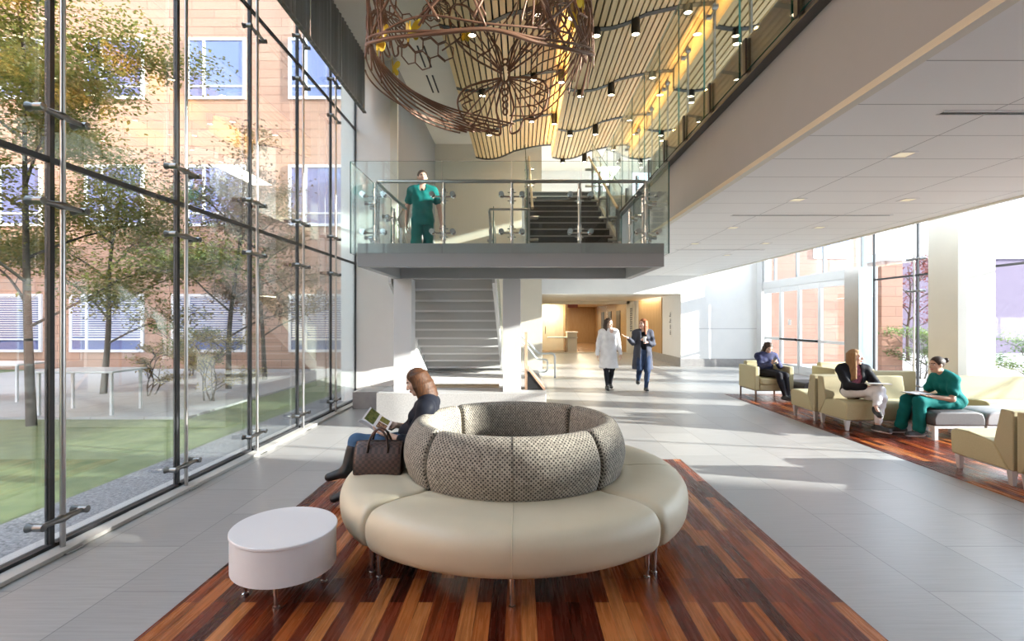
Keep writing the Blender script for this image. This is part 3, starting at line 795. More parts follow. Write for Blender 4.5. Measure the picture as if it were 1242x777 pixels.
for u, z, s in ((-1.35, 4.55, 0.09), (-2.4, 5.0, 0.10), (-2.75, 4.15, 0.12), (-3.2, 4.10, 0.09), (2.35, 4.75, 0.11), (1.4, 5.1, 0.1), (-0.3, 5.25, 0.08)):
    mb = MB()
    for m in (-1, 1):
        for out in ([(0.05, 0.1), (0.35, 0.85), (0.75, 1.15), (0.95, 0.95), (0.85, 0.45), (0.45, 0.05)], [(0.05, -0.05), (0.45, -0.02), (0.70, -0.30), (0.62, -0.75), (0.35, -0.85), (0.12, -0.45)]):
            ol = catmull([(p[0], p[1], 0) for p in out], 4, True)
            P3 = [cylp(u + m*s*p.x, z + s*p.y, -0.03 - 0.05*p.x) for p in ol]; n = len(P3)
            nrm = (P3[n//3]-P3[0]).cross(P3[2*n//3]-P3[0]).normalized()*0.003
            mb.add([p+nrm for p in P3] + [p-nrm for p in P3], [tuple(range(n)), tuple(range(2*n-1, n-1, -1))] + [(i, i+n, (i+1) % n+n, (i+1) % n) for i in range(n)])
    mb.tube([cylp(u, z+s*0.9, -0.03), cylp(u, z-s*0.7, -0.03)], s*0.09, 6)
    mb.build('gold_butterfly', M['gold'], sc)['label'] = 'small gilded butterfly'
for k in range(6):
    p = cylp(2*PI*SR*k/6, 6.02)
    mb = MB(); mb.cyl(p, (p.x, p.y, 6.72), 0.004, 6); mb.build('hanging_cable', M['steel'], sc)
# ------------------------------------------------------------------ furniture
M['vinyl'] = noisy('cream_vinyl', (0.60, 0.545, 0.405), (0.63, 0.57, 0.43), 5, 0.42, bs=0.04, bd=0.01)
M['olive'] = noisy('sage_upholstery', (0.46, 0.415, 0.245), (0.50, 0.45, 0.275), 60, 0.7, bs=0.1, bd=0.001)
M['oliveback'] = noisy('sage_weave_upholstery', (0.40, 0.35, 0.215), (0.47, 0.42, 0.27), 120, 0.8, (1, 1, 3), bs=0.2, bd=0.001)
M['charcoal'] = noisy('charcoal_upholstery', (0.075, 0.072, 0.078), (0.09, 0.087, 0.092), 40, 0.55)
M['sunlituph'] = noisy('sunlit_grey_upholstery', (0.28, 0.285, 0.30), (0.31, 0.315, 0.33), 40, 0.5)  # sunlight on the second ottoman is put into this lighter grey
M['laminate'] = mat('white_laminate', (0.78, 0.78, 0.80), 0.35)
M['taupe'] = mat('taupe_thread', (0.15, 0.135, 0.11), 0.8)
M['satin'] = mat('satin_aluminium', (0.70, 0.70, 0.71), 0.38, 0.45)
M['bronzeleg'] = mat('bronze_leg', (0.16, 0.10, 0.07), 0.35, 0.8)
def weave():
    m = mat('woven_jacquard', (0.3, 0.27, 0.22), 0.85)
    nt, N, L = nodes_of(m); b = N['Principled BSDF']
    t = N.new('ShaderNodeTexCoord')
    sep = N.new('ShaderNodeSeparateXYZ'); L.new(t.outputs['UV'], sep.inputs[0])
    # a diagonal basket of short light bars with dark dots between them
    s = 1/0.0145
    u = mth(N, L, 'MULTIPLY', sep.outputs[0], s); v = mth(N, L, 'MULTIPLY', sep.outputs[1], s)
    fu = mth(N, L, 'FRACT', u); fv = mth(N, L, 'FRACT', v)
    iu = mth(N, L, 'FLOOR', u); iv = mth(N, L, 'FLOOR', v)
    k = mth(N, L, 'PINGPONG', mth(N, L, 'ADD', iu, iv), 1.0)              # checker 0/1
    cmb = N.new('ShaderNodeCombineXYZ'); L.new(iu, cmb.inputs[0]); L.new(iv, cmb.inputs[1])
    wn = N.new('ShaderNodeTexWhiteNoise'); L.new(cmb.outputs[0], wn.inputs['Vector'])
    dx = mth(N, L, 'ABSOLUTE', mth(N, L, 'SUBTRACT', fu, 0.5)); dy = mth(N, L, 'ABSOLUTE', mth(N, L, 'SUBTRACT', fv, 0.5))
    dot = mth(N, L, 'LESS_THAN', mth(N, L, 'ADD', dx, dy), 0.56)
    dark = mth(N, L, 'MULTIPLY', dot, k)
    light = ramp(N, L, wn.outputs['Value'], [(0.0, (0.225, 0.205, 0.17)), (0.5, (0.31, 0.285, 0.24)), (1.0, (0.39, 0.36, 0.30))])
    drk = ramp(N, L, wn.outputs['Value'], [(0.0, (0.03, 0.026, 0.024)), (0.6, (0.05, 0.045, 0.04)), (1.0, (0.10, 0.088, 0.075))])
    c = mixc(N, L, dark, light, drk)
    L.new(c, b.inputs['Base Color'])
    bump(N, L, b, mth(N, L, 'SUBTRACT', 1.0, dark), 0.25, 0.002)
    return m
M['weave'] = weave()

SO = Vector((-0.05, 4.04, 0))
def sweep(prof, a0, a1, inset, steps=28, uvs=True, crown=0.0):
    """sweep a closed (r, z) profile about the sofa centre with softened ends"""
    n = len(prof); mb = MB()
    cr = sum(p[0] for p in prof)/n; cz = sum(p[1] for p in prof)/n
    e = inset / 1.0
    st = [(a0, 0.86), (a0+e*0.25, 0.945), (a0+e*0.7, 0.985), (a0+e*1.5, 1.0)]
    st += [(a0+e*1.5 + (a1-a0-3*e)*k/steps, 1.0) for k in range(1, steps)]
    st += [(a1-e*1.5, 1.0), (a1-e*0.7, 0.985), (a1-e*0.25, 0.945), (a1, 0.86)]
    L = [0]
    for i in range(n): L.append(L[-1] + math.hypot(prof[(i+1) % n][0]-prof[i][0], prof[(i+1) % n][1]-prof[i][1]))
    vs = []
    for a, k in st:
        for r, z in prof:
            # near the ends the section shrinks by a few centimetres so that the corners read soft
            d = (1-k)*0.26
            rr = r + (-d if r > cr else d) * min(1, abs(r-cr)/0.10); zz = z + (-d if z > cz else d) * min(1, abs(z-cz)/0.10)
            vs.append((SO.x + rr*math.sin(a), SO.y - rr*math.cos(a), zz))
    fs = []; uv = []
    for j in range(len(st)-1):
        for i in range(n):
            i2 = (i+1) % n
            fs.append((j*n+i, j*n+i2, (j+1)*n+i2, (j+1)*n+i))
            ua, ub = st[j][0]*0.82, st[j+1][0]*0.82
            uv.append(((ua, L[i]), (ua, L[i+1]), (ub, L[i+1]), (ub, L[i])))
    fs.append(tuple(range(n-1, -1, -1))); uv.append([(0, 0)]*n)
    m = len(st)-1; fs.append(tuple(m*n+i for i in range(n))); uv.append([(0, 0)]*n)
    mb.add(vs, fs, 0, uv)
    return mb
def smoothprof(pts, n=4): return [(p[0], p[1]) for p in catmull([(a, b, 0) for a, b in pts], n, True)]
SEATP = smoothprof([(0.80, 0.20), (0.80, 0.43), (0.92, 0.452), (1.06, 0.458), (1.18, 0.452), (1.262, 0.428), (1.305, 0.365), (1.308, 0.28), (1.285, 0.205), (1.22, 0.178), (1.0, 0.176)])
BACKP = smoothprof([(0.80, 0.425), (0.84, 0.50), (0.86, 0.58), (0.855, 0.66), (0.83, 0.74), (0.785, 0.81), (0.74, 0.838), (0.695, 0.832), (0.665, 0.80), (0.65, 0.72), (0.64, 0.55), (0.66, 0.42)])
def tapered_leg(mb, x, y, h, r0=0.022, r1=0.012, mi=0):
    mb.lathe([(0.0, 0.004), (0.02, 0.004), (0.02, 0.014), (r1, 0.018), (r0, h), (0.0, h)], (x, y, 0), 14, mi)
segs = [(0, 'front quarter of the round cream vinyl sofa, with nobody on it and facing the camera'), (1, 'quarter of the round cream sofa facing the waiting area'),
        (2, 'far quarter of the round cream sofa, facing the stair plinth'), (3, 'quarter of the round cream sofa where the reading woman sits with her handbag')]
for k, lb in segs:
    a0 = -PI/4 + k*PI/2; a1 = a0 + PI/2
    t = thing('curved_sofa', lb, 'sofa', (SO.x + 1.0*math.sin(a0+PI/4), SO.y - 1.0*math.cos(a0+PI/4), 0.004), 'quarters of the round sofa')
    t.location.z = 0.0
    sw = sweep(SEATP, a0+0.006, a1-0.006, 0.03)
    s = sw.build('seat', M['vinyl'], t, smooth=True, angle=65)
    # piping round the front and the seam down the middle
    mb = MB(); mb.tube([(SO.x + 1.303*math.sin(a), SO.y - 1.303*math.cos(a), 0.292) for a in [a0+0.03+(a1-a0-0.06)*i/24 for i in range(25)]], 0.0035, 6)
    am = a0 + PI/4
    mb.tube([(SO.x + (r+0.0008)*math.sin(am), SO.y - (r+0.0008)*math.cos(am), z+0.0008) for r, z in SEATP[6:34]], 0.0022, 6)
    mb.build('seam', M['vinyl'], s, smooth=True)
    sw = sweep(BACKP, a0+0.012, a1-0.012, 0.035)
    bk = sw.build('backrest', M['weave'], t, smooth=True, angle=65)
    mb = MB(); mb.tube([(SO.x + (r+0.001)*math.sin(am), SO.y - (r+0.001)*math.cos(am), z+0.001) for r, z in BACKP[2:40]], 0.003, 6); mb.build('seam', M['taupe'], bk, smooth=True)
    for a, r in ((a0+0.035, 1.215), (am, 1.215), (a1-0.035, 1.215), (a0+0.06, 0.86), (a1-0.06, 0.86)):
        mb = MB(); tapered_leg(mb, SO.x + r*math.sin(a), SO.y - r*math.cos(a), 0.19); mb.build('leg', M['chrome'], t, smooth=True, angle=40)

# white oval table
tb = thing('oval_table', 'white oval drum table on four short chrome legs', 'table', (-1.40, 3.05, 0))
def oval(mb, a, b, z0, z1, rot, c, n=64, rb=0.0):
    prof = [(1-rb/a, z0), (1.0, z0+rb), (1.0, z1-rb), (1-rb/a, z1)] if rb else [(1, z0), (1, z1)]
    vs = []; cr, sr_ = math.cos(rot), math.sin(rot); m = len(prof)
    for k in range(n):
        t = 2*PI*k/n
        for s, z in prof:
            x, y = a*s*math.cos(t), b*s*math.sin(t)
            vs.append((c[0] + x*cr - y*sr_, c[1] + x*sr_ + y*cr, z))
    fs = [((k*m+i), ((k+1) % n)*m+i, ((k+1) % n)*m+i+1, k*m+i+1) for k in range(n) for i in range(m-1)]
    fs += [tuple(k*m for k in range(n-1, -1, -1)), tuple(k*m+m-1 for k in range(n))]
    mb.add(vs, fs)
trot = 2.2825
mb = MB(); oval(mb, 0.320, 0.288, 0.15, 0.352, trot, (-1.415, 3.043)); mb.build('drum', M['laminate'], tb, smooth=True, angle=40)
mb = MB(); oval(mb, 0.326, 0.294, 0.3525, 0.372, trot, (-1.415, 3.043), rb=0.004); mb.build('top', M['laminate'], tb, smooth=True, angle=40)
for dx, dy in ((-0.205, -0.09), (0.045, -0.235), (0.20, 0.05), (-0.10, 0.24)):
    mb = MB(); tapered_leg(mb, -1.40+dx, 3.05+dy, 0.151, 0.018, 0.011); mb.build('leg', M['chrome'], tb, smooth=True, angle=40)

# wedge lounge modules (local: back at y = 0, seat towards -y, width along x from 0)
def module(name, label, w, group):
    t = thing(name, label, 'lounge seat', (0, 0, 0), group)
    seat = [(-0.05, 0.155), (-0.70, 0.157), (-0.715, 0.30), (-0.715, 0.385), (-0.70, 0.415), (-0.66, 0.432), (-0.5, 0.437), (-0.3, 0.41), (-0.205, 0.392)]
    mb = MB(); mb.prism(seat, 'x', 0, w); mb.build('seat', M['olive'], t, smooth=True, bevel=0.018, seg=3, angle=35)
    back = [(-0.004, 0.155), (-0.05, 0.157), (-0.212, 0.392), (-0.135, 0.735), (-0.004, 0.73)]
    mb = MB(); mb.prism(back, 'x', 0.0, w); mb.build('backrest', M['oliveback'], t, smooth=True, bevel=0.014, seg=3, angle=35)
    mb = MB(); mb.box((0.06, -0.62, 0.130), (w-0.06, -0.03, 0.153)); mb.build('frame', M['lightsteel'], t)
    for x in (0.05, w-0.05):
        for y in (-0.65, -0.06):
            mb = MB()
            mb.add([(x-0.035, y-0.03, 0.154), (x+0.035, y-0.03, 0.154), (x+0.035, y+0.03, 0.154), (x-0.035, y+0.03, 0.154), (x-0.018, y-0.02, 0.004), (x+0.018, y-0.02, 0.004), (x+0.018, y+0.02, 0.004), (x-0.018, y+0.02, 0.004)],
                   [(0,1,2,3), (7,6,5,4), (0,4,5,1), (1,5,6,2), (2,6,7,3), (3,7,4,0)])
            mb.build('leg', M['satin'], t, bevel=0.004)
    return t
G = 'sage lounge modules on the far wood strip'
m0 = module('lounge_seat', 'sage lounge seat with the blonde woman on it, facing the camera', 1.24, G); m0.location = (4.66, 8.0, 0)
m1 = module('lounge_seat', 'sage wedge seat turned away from the camera, nearest of the waiting area', 0.80, G); m1.location = (4.69+0.80, 4.845, 0); m1.rotation_euler = (0, 0, PI)
dup(m1, (4.63+0.80, 8.025, 0), PI, 'sage wedge seat turned away, back to back with the blonde woman\'s seat', G)
dup(m1, (4.69, 4.82, 0), 0, 'sage wedge seat cut by the picture edge, back to back with the nearest empty seat', G)
m2 = module('lounge_seat', 'long sunlit sage sofa in front of the square pillar, behind the woman in scrubs', 1.5, G); m2.location = (6.68, 7.98, 0)
dup(m1, (5.98+0.72, 8.62, 0), PI, 'sage seat behind the knees of the woman in scrubs', G)

def ottoman(label, w, d, ma, loc):
    t = thing('ottoman', label, 'ottoman', (0, 0, 0), 'low upholstered ottomans')
    prof = [(0.0, 0.20), (0.0, 0.30), (0.03, 0.365), (0.10, 0.385), (w-0.10, 0.385), (w-0.03, 0.36), (w, 0.29), (w, 0.20)]
    mb = MB(); mb.prism(prof, 'y', 0, d); mb.build('cushion', ma, t, smooth=True, bevel=0.02, seg=3, angle=40)
    mb = MB(); mb.box((0.01, 0.01, 0.165), (w-0.01, d-0.01, 0.197)); mb.build('frame', M['lightsteel'], t)
    for x in (0.04, w-0.04):
        for y in (0.04, d-0.04):
            mb = MB(); mb.box((x-0.025, y-0.025, 0.004), (x+0.025, y+0.025, 0.165)); mb.build('leg', M['lightsteel'], t, bevel=0.003)
    t.location = loc
    return t
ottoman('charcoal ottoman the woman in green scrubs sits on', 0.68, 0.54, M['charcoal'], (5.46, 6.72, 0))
ottoman('ottoman painted lighter as if sunlit, beside the charcoal ottoman', 0.9, 0.53, M['sunlituph'], (6.16, 6.72, 0))
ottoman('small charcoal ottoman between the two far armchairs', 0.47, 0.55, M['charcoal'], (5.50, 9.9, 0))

def armchair(label, loc):
    t = thing('armchair', label, 'armchair', (0, 0, 0), 'square sage armchairs')
    w, d = 0.78, 0.76
    mb = MB(); mb.box((0.10, -0.02, 0.19), (w-0.10, d-0.12, 0.30)); mb.build('seat_base', M['olive'], t, bevel=0.012)
    mb = MB(); mb.box((0.105, -0.03, 0.302), (w-0.105, d-0.2, 0.43)); mb.build('seat_cushion', M['olive'], t, smooth=True, bevel=0.03, seg=3, angle=40)
    for x in (0.0, w-0.095):
        mb = MB(); mb.box((x, 0, 0.19), (x+0.095, d, 0.66)); mb.build('armrest', M['olive'], t, smooth=True, bevel=0.02, seg=3, angle=40)
    mb = MB(); mb.prism([(d-0.2, 0.19), (d, 0.19), (d, 0.72), (d-0.10, 0.74), (d-0.14, 0.72), (d-0.2, 0.45)], 'x', 0.10, w-0.10); mb.build('backrest', M['olive'], t, smooth=True, bevel=0.02, seg=3, angle=40)
    for x in (0.03, w-0.03):
        for y in (0.03, d-0.03):
            mb = MB(); mb.box((x-0.013, y-0.013, 0.0), (x+0.013, y+0.013, 0.19)); mb.build('leg', M['bronzeleg'], t)
    mb = MB(); mb.box((0.02, 0.02, 0.175), (w-0.02, d-0.02, 0.189)); mb.build('frame', M['bronzeleg'], t)
    t.location = loc
    return t
a1 = armchair('square sage armchair the girl with the phone sits in', (4.68, 10.18, 0.004))
dup(a1, (6.0, 9.75, 0.004), 0, 'empty square sage armchair behind the blonde woman, by the entrance doors', 'square sage armchairs')

# handbag on the sofa
hb = thing('handbag', 'brown checked leather handbag standing on the cream sofa seat', 'bag', (-1.07, 3.86, 0.45))
def bagmat():
    m = mat('brown_check_leather', (0.06, 0.03, 0.02), 0.38)
    nt, N, L = nodes_of(m); b = N['Principled BSDF']
    ck = N.new('ShaderNodeTexChecker'); L.new(coords(N, L, 'Object'), ck.inputs['Vector'])
    ck.inputs['Scale'].default_value = 1/0.022
    ck.inputs['Color1'].default_value = (0.085, 0.042, 0.030, 1); ck.inputs['Color2'].default_value = (0.038, 0.019, 0.014, 1)
    L.new(ck.outputs[0], b.inputs['Base Color'])
    return m
M['bag'] = bagmat(); M['bagtrim'] = mat('dark_brown_leather', (0.030, 0.013, 0.009), 0.35)
bx, by, bz = -1.07, 3.86, 0.452
body = [(-0.170, 0.0), (0.170, 0.0), (0.172, 0.10), (0.160, 0.205), (0.14, 0.235), (0.0, 0.228), (-0.14, 0.235), (-0.160, 0.205), (-0.172, 0.10)]
mb = MB()
secs = [(-0.085, 1.0, 0.0), (-0.08, 1.0, 0.15), (-0.045, 1.0, 0.75), (0, 1.0, 1.0), (0.045, 1.0, 0.75), (0.08, 1.0, 0.15), (0.085, 1.0, 0.0)]
prof = [(-0.095, 0.0), (-0.10, 0.07), (-0.085, 0.14), (-0.05, 0.205), (-0.012, 0.232), (0.012, 0.232), (0.05, 0.205), (0.085, 0.14), (0.10, 0.07), (0.095, 0.0)]
vs = []; xs = [-0.175, -0.170, -0.15, -0.08, 0, 0.08, 0.15, 0.170, 0.175]; sc_ = [0.90, 0.97, 1.0, 1.0, 0.985, 1.0, 1.0, 0.97, 0.90]
for x, s in zip(xs, sc_):
    for y, z in prof: vs.append((bx+x, by+y*s, bz+z*(0.5+0.5*s)))
n = len(prof); fs = []
for j in range(len(xs)-1):
    for i in range(n): fs.append((j*n+i, j*n+(i+1) % n, (j+1)*n+(i+1) % n, (j+1)*n+i))
fs += [tuple(range(n-1, -1, -1)), tuple((len(xs)-1)*n+i for i in range(n))]
mb.add(vs, fs); mb.build('body', M['bag'], hb, smooth=True, angle=50)
for s in (-1, 1):
    mb = MB(); mb.tube(catmull([(bx-0.075, by+s*0.075, bz+0.16), (bx-0.07, by+s*0.055, bz+0.23), (bx-0.04, by+s*0.035, bz+0.30), (bx, by+s*0.03, bz+0.325), (bx+0.04, by+s*0.035, bz+0.30), (bx+0.07, by+s*0.055, bz+0.23), (bx+0.075, by+s*0.075, bz+0.16)], 5), 0.0085, 8); mb.build('handle', M['bagtrim'], hb, smooth=True)
mb = MB(); mb.tube([(bx-0.16, by, bz+0.229), (bx-0.08, by, bz+0.236), (bx, by, bz+0.233), (bx+0.08, by, bz+0.236), (bx+0.16, by, bz+0.229)], 0.006, 6)
for s in (-1, 1):
    mb.tube([(bx+s*0.172, by-0.088, bz+0.006), (bx+s*0.172, by-0.093, bz+0.07), (bx+s*0.172, by-0.078, bz+0.135), (bx+s*0.172, by-0.046, bz+0.20), (bx+s*0.172, by, bz+0.226), (bx+s*0.172, by+0.046, bz+0.20), (bx+s*0.172, by+0.09, bz+0.07)], 0.005, 6)
mb.build('piping', M['bagtrim'], hb, smooth=True)

# ------------------------------------------------------------------ glass doors and corridor at the end of the recess
fr = MB(); Y = 24.7
fr.box((0.70, Y-0.05, 2.37), (5.25, Y+0.05, 2.52)); fr.box((0.70, Y-0.05, 0), (0.98, Y+0.05, 2.37)); fr.box((5.12, Y-0.05, 0), (5.50, Y+0.05, 2.52))
fr.box((0.98, Y-0.04, 0.0), (5.12, Y+0.04, 0.05))
dr = struct(fr.build('door_5', M['cream']))
for a, b in ((0.98, 2.22), (3.70, 5.12)):
    p = MB(); p.box((a, Y-0.01, 0.05), (b, Y+0.004, 2.37)); struct(p.build('pane', M['glassr'], dr))
p = MB(); p.tube(catmull([(1.18, Y-0.03, 0.95), (1.18, Y-0.09, 1.0), (1.18, Y-0.09, 1.25), (1.18, Y-0.03, 1.3)], 5), 0.018, 8); struct(p.build('pull_handle', M['chrome'], dr))
mb = MB(); mb.box((2.25, Y-0.03, 2.20), (2.75, Y+0.01, 2.36)); t = tag(mb.build('exit_sign', mat('dark_red_sign', (0.25, 0.05, 0.03), 0.5)), 'small dark red sign over the corridor doorway', 'sign')
mb = MB(); mb.box((0.5, 36, 0), (5.7, 36.2, 2.7)); struct(mb.build('wall_corridor_end', M['wooddark']))
mb = MB(); mb.box((5.2, 24.8, 0), (5.4, 36, 2.7)); struct(mb.build('wall_corridor_right', M['wooddark']))
mb = MB(); mb.box((0.5, 24.8, 0), (0.7, 36, 2.7)); struct(mb.build('wall_corridor_left', M['wooddark']))
for y in (26.6, 29.2, 31.8):
    mb = MB(); mb.box((5.15, y, 0), (5.2, y+0.95, 2.1)); struct(mb.build('door_%d' % int(y), M['bracket']))
mb = MB(); mb.box((2.25, 26.0, 0), (2.45, 36, 2.7)); struct(mb.build('wall_corridor_inner', M['wooddark']))
mb = MB(); mb.box((0.7, 27.0, 0), (2.25, 27.2, 2.7)); struct(mb.build('wall_side_room', M['cream']))
mb = MB(); mb.box((0.7, 24.8, 0.001), (5.2, 36, 0.006)); struct(mb.build('floor_corridor', noisy('brown_floor', (0.22, 0.13, 0.07), (0.26, 0.16, 0.09), 3, 0.25)))
rd = thing('reception_desk', 'pale reception desk just inside the far glass doors', 'desk', (2.35, 25.1, 0))
mb = MB(); mb.box((2.28, 25.0, 0.006), (2.75, 25.9, 0.98)); mb.build('front_panel', M['beige'], rd, bevel=0.01)
mb = MB(); mb.box((1.3, 25.0, 0.72), (2.78, 25.95, 0.76)); mb.box((2.26, 24.98, 0.98), (2.80, 25.95, 1.02)); mb.build('counter', M['white'], rd, bevel=0.005)
# wall signs in the recess
sg = thing('wall_sign', 'narrow directory strip of grey pictograms on the white recess wall', 'sign', (5.49, 18.8, 1.1))
mb = MB(); mb.box((5.488, 18.55, 0.98), (5.499, 18.95, 1.95)); mb.build('panel', M['white'], sg)
pm = mat('grey_pictogram', (0.16, 0.17, 0.19), 0.5)
for k in range(4):
    mb = MB(); z = 1.06 + 0.22*k
    mb.box((5.484, 18.63, z), (5.4875, 18.83 if k > 1 else 18.75, z+0.05)); mb.box((5.484, 18.63, z+0.06), (5.4875, 18.75, z+0.13)); mb.box((5.484, 18.66, z+0.14), (5.4875, 18.72, z+0.18))
    mb.build('pictogram', pm, sg)
vs_ = thing('door_frame_sign', 'dark vertical sign of small characters on the cream door frame', 'sign', (5.3, 24.64, 1.2))
mb = MB()
rr = random.Random(3)
for k in range(11):
    z = 1.05 + 0.105*k
    mb.box((5.28, 24.636, z), (5.31, 24.648, z+0.08)); mb.box((5.34, 24.636, z+0.02*(k % 2)), (5.38, 24.648, z+0.08)); mb.box((5.31, 24.636, z+0.03), (5.34, 24.648, z+0.055))
mb.build('lettering', pm, vs_)
# ------------------------------------------------------------------ people: signed-distance bodies meshed as one continuous surface
def V3(a): return np.array(a, dtype=np.float32)
def surface_nets(Fd, org, h):
    nx, ny, nz = Fd.shape
    ins = Fd < 0
    acc = np.zeros((nx-1, ny-1, nz-1, 3), np.float32); cnt = np.zeros((nx-1, ny-1, nz-1), np.float32)
    for ax in range(3):
        sl0 = [slice(None)]*3; sl1 = [slice(None)]*3
        sl0[ax] = slice(0, -1); sl1[ax] = slice(1, None)
        f0 = Fd[tuple(sl0)]; f1 = Fd[tuple(sl1)]
        cr = (f0 < 0) != (f1 < 0)
        t = np.where(cr, f0 / np.where(cr, f0 - f1, 1), 0).astype(np.float32)
        o = [a for a in range(3) if a != ax]
        for d0 in (0, 1):
            for d1 in (0, 1):
                s = [slice(None)]*3
                s[o[0]] = slice(d0, d0 + Fd.shape[o[0]] - 1); s[o[1]] = slice(d1, d1 + Fd.shape[o[1]] - 1)
                c = cr[tuple(s)]
                cnt += c
                acc[..., ax] += np.where(c, t[tuple(s)], 0)
                if d0: acc[..., o[0]] += c
                if d1: acc[..., o[1]] += c
    m = cnt > 0
    idx = -np.ones(m.shape, np.int64); idx[m] = np.arange(m.sum())
    ijk = np.argwhere(m).astype(np.float32)
    vs = (ijk + acc[m] / cnt[m][:, None]) * h + org
    quads = []
    for ax in range(3):
        a, b = [(1, 2), (2, 0), (0, 1)][ax]
        sl0 = [slice(1, -1)]*3; sl1 = [slice(1, -1)]*3
        sl0[ax] = slice(0, -1); sl1[ax] = slice(1, None)
        i0 = ins[tuple(sl0)]; i1 = ins[tuple(sl1)]
        e = np.argwhere(i0 != i1)
        if len(e) == 0: continue
        fl = i0[tuple(e.T)]
        e = e + 1; e[:, ax] -= 1
        def cell(da, db):
            q = e.copy(); q[:, a] += da; q[:, b] += db
            return idx[tuple(q.T)]
        q = np.stack([cell(-1, -1), cell(0, -1), cell(0, 0), cell(-1, 0)], 1)
        q[~fl] = q[~fl][:, ::-1]
        quads.append(q)
    return vs, np.concatenate(quads)

class Blob:
    """smooth union of capsules, ellipsoids and elliptic cones"""
    def __init__(s): s.p = []; s.cut = []
    def cap(s, a, b, ra, rb=None, k=0.02): s.p.append(('c', V3(a), V3(b), ra, ra if rb is None else rb, k, 1)); return s
    def ell(s, c, r, ax=None, k=0.02, sg=1):
        A = np.eye(3, dtype=np.float32) if ax is None else np.array([V3(q) for q in ax]); s.p.append(('e', V3(c), V3(r), A, 0, k, sg)); return s
    def cone(s, a, b, r0, r1, side, k=0.02):
        a, b = V3(a), V3(b); s.p.append(('k', a, b, r0, r1, k, 1, V3(side))); return s
    def plane(s, p, n): s.cut.append((V3(p), V3(n)/np.linalg.norm(V3(n)))); return s
    def bounds(s):
        lo = np.full(3, 1e9); hi = np.full(3, -1e9)
        for q in s.p:
            if q[6] < 0: continue
            l, h_ = s.bb(q); lo = np.minimum(lo, l); hi = np.maximum(hi, h_)
        return lo, hi
    def bb(s, q):
        if q[0] == 'c': r = max(q[3], q[4]); return np.minimum(q[1], q[2]) - r, np.maximum(q[1], q[2]) + r
        if q[0] == 'e':
            e = np.sqrt(((q[3].T * q[2])**2).sum(1)); return q[1] - e, q[1] + e
        r = max(*q[3], *q[4]); return np.minimum(q[1], q[2]) - r, np.maximum(q[1], q[2]) + r
    def mesh(s, h):
        lo, hi = s.bounds(); lo = lo - 0.03; hi = hi + 0.03
        n = np.ceil((hi - lo) / h).astype(int) + 1
        Fd = np.full(n, 0.2, np.float32)
        axs = [lo[i] + h*np.arange(n[i], dtype=np.float32) for i in range(3)]
        for q in s.p:
            k = q[5]; l, u = s.bb(q); m = k*1.5 + 2*h + 0.01
            i0 = np.maximum(((l - m - lo) / h).astype(int), 0); i1 = np.minimum(np.ceil((u + m - lo) / h).astype(int) + 1, n)
            if (i1 <= i0).any(): continue
            X, Y, Z = np.meshgrid(*[axs[i][i0[i]:i1[i]] for i in range(3)], indexing='ij')
            P = np.stack([X, Y, Z], -1)
            if q[0] == 'c':
                ab = q[2]-q[1]; L2 = float(ab @ ab) + 1e-12
                t = np.clip(((P - q[1]) @ ab) / L2, 0, 1)
                d = np.linalg.norm(P - q[1] - t[..., None]*ab, axis=-1) - (q[3] + (q[4]-q[3])*t)
            elif q[0] == 'e':
                w = (P - q[1]) @ q[3].T
                k0 = np.linalg.norm(w / q[2], axis=-1); k1 = np.linalg.norm(w / q[2]**2, axis=-1)
                d = k0*(k0-1)/np.maximum(k1, 1e-6)
            else:
                ab = q[2]-q[1]; Ln = float(np.linalg.norm(ab)); ax = ab/Ln
                sd = q[7] - ax*float(q[7] @ ax); sd = sd/np.linalg.norm(sd); fd = np.cross(ax, sd)
                w = P - q[1]; t = w @ ax; tc = np.clip(t/Ln, 0, 1)
                rx = q[3][0] + (q[4][0]-q[3][0])*tc; ry = q[3][1] + (q[4][1]-q[3][1])*tc
                xx = w @ sd; yy = w @ fd
                k0 = np.sqrt((xx/rx)**2 + (yy/ry)**2); d = (k0-1)*np.minimum(rx, ry)
                d = np.maximum(d, np.maximum(-t, t-Ln))
            blk = Fd[i0[0]:i1[0], i0[1]:i1[1], i0[2]:i1[2]]
            if q[6] > 0:
                hh = np.clip(0.5 + 0.5*(blk - d)/k, 0, 1)
                blk[...] = blk*(1-hh) + d*hh - k*hh*(1-hh)
            else:
                hh = np.clip(0.5 - 0.5*(blk + d)/k, 0, 1)
                blk[...] = blk*(1-hh) + (-d)*hh + k*hh*(1-hh)
        if s.cut:
            X, Y, Z = np.meshgrid(*axs, indexing='ij'); P = np.stack([X, Y, Z], -1)
            for p, nn in s.cut: Fd = np.maximum(Fd, (P - p) @ nn)
        return surface_nets(Fd, lo.astype(np.float32), h)
    def build(s, name, mats, parent, h=0.008, paint=None):
        vs, qs = s.mesh(h)
        off = V3(parent.location) if parent else V3((0, 0, 0))
        if parent and parent.parent: off = off + V3(parent.parent.location)
        me = bpy.data.meshes.new(name)
        w = vs - off
        me.vertices.add(len(w)); me.vertices.foreach_set('co', w.astype(np.float32).ravel())
        me.loops.add(len(qs)*4); me.loops.foreach_set('vertex_index', qs.astype(np.int32).ravel())
        me.polygons.add(len(qs)); me.polygons.foreach_set('loop_start', np.arange(0, len(qs)*4, 4, dtype=np.int32))
        me.polygons.foreach_set('use_smooth', np.ones(len(qs), bool))
        ms = mats if isinstance(mats, (list, tuple)) else [mats]
        for m in ms: me.materials.append(m)
        if paint: me.polygons.foreach_set('material_index', paint(vs[qs].mean(1)).astype(np.int32))
        me.update(calc_edges=True); me.validate()
        o = bpy.data.objects.new(name, me); COL.objects.link(o)
        if parent: o.parent = parent
        return o

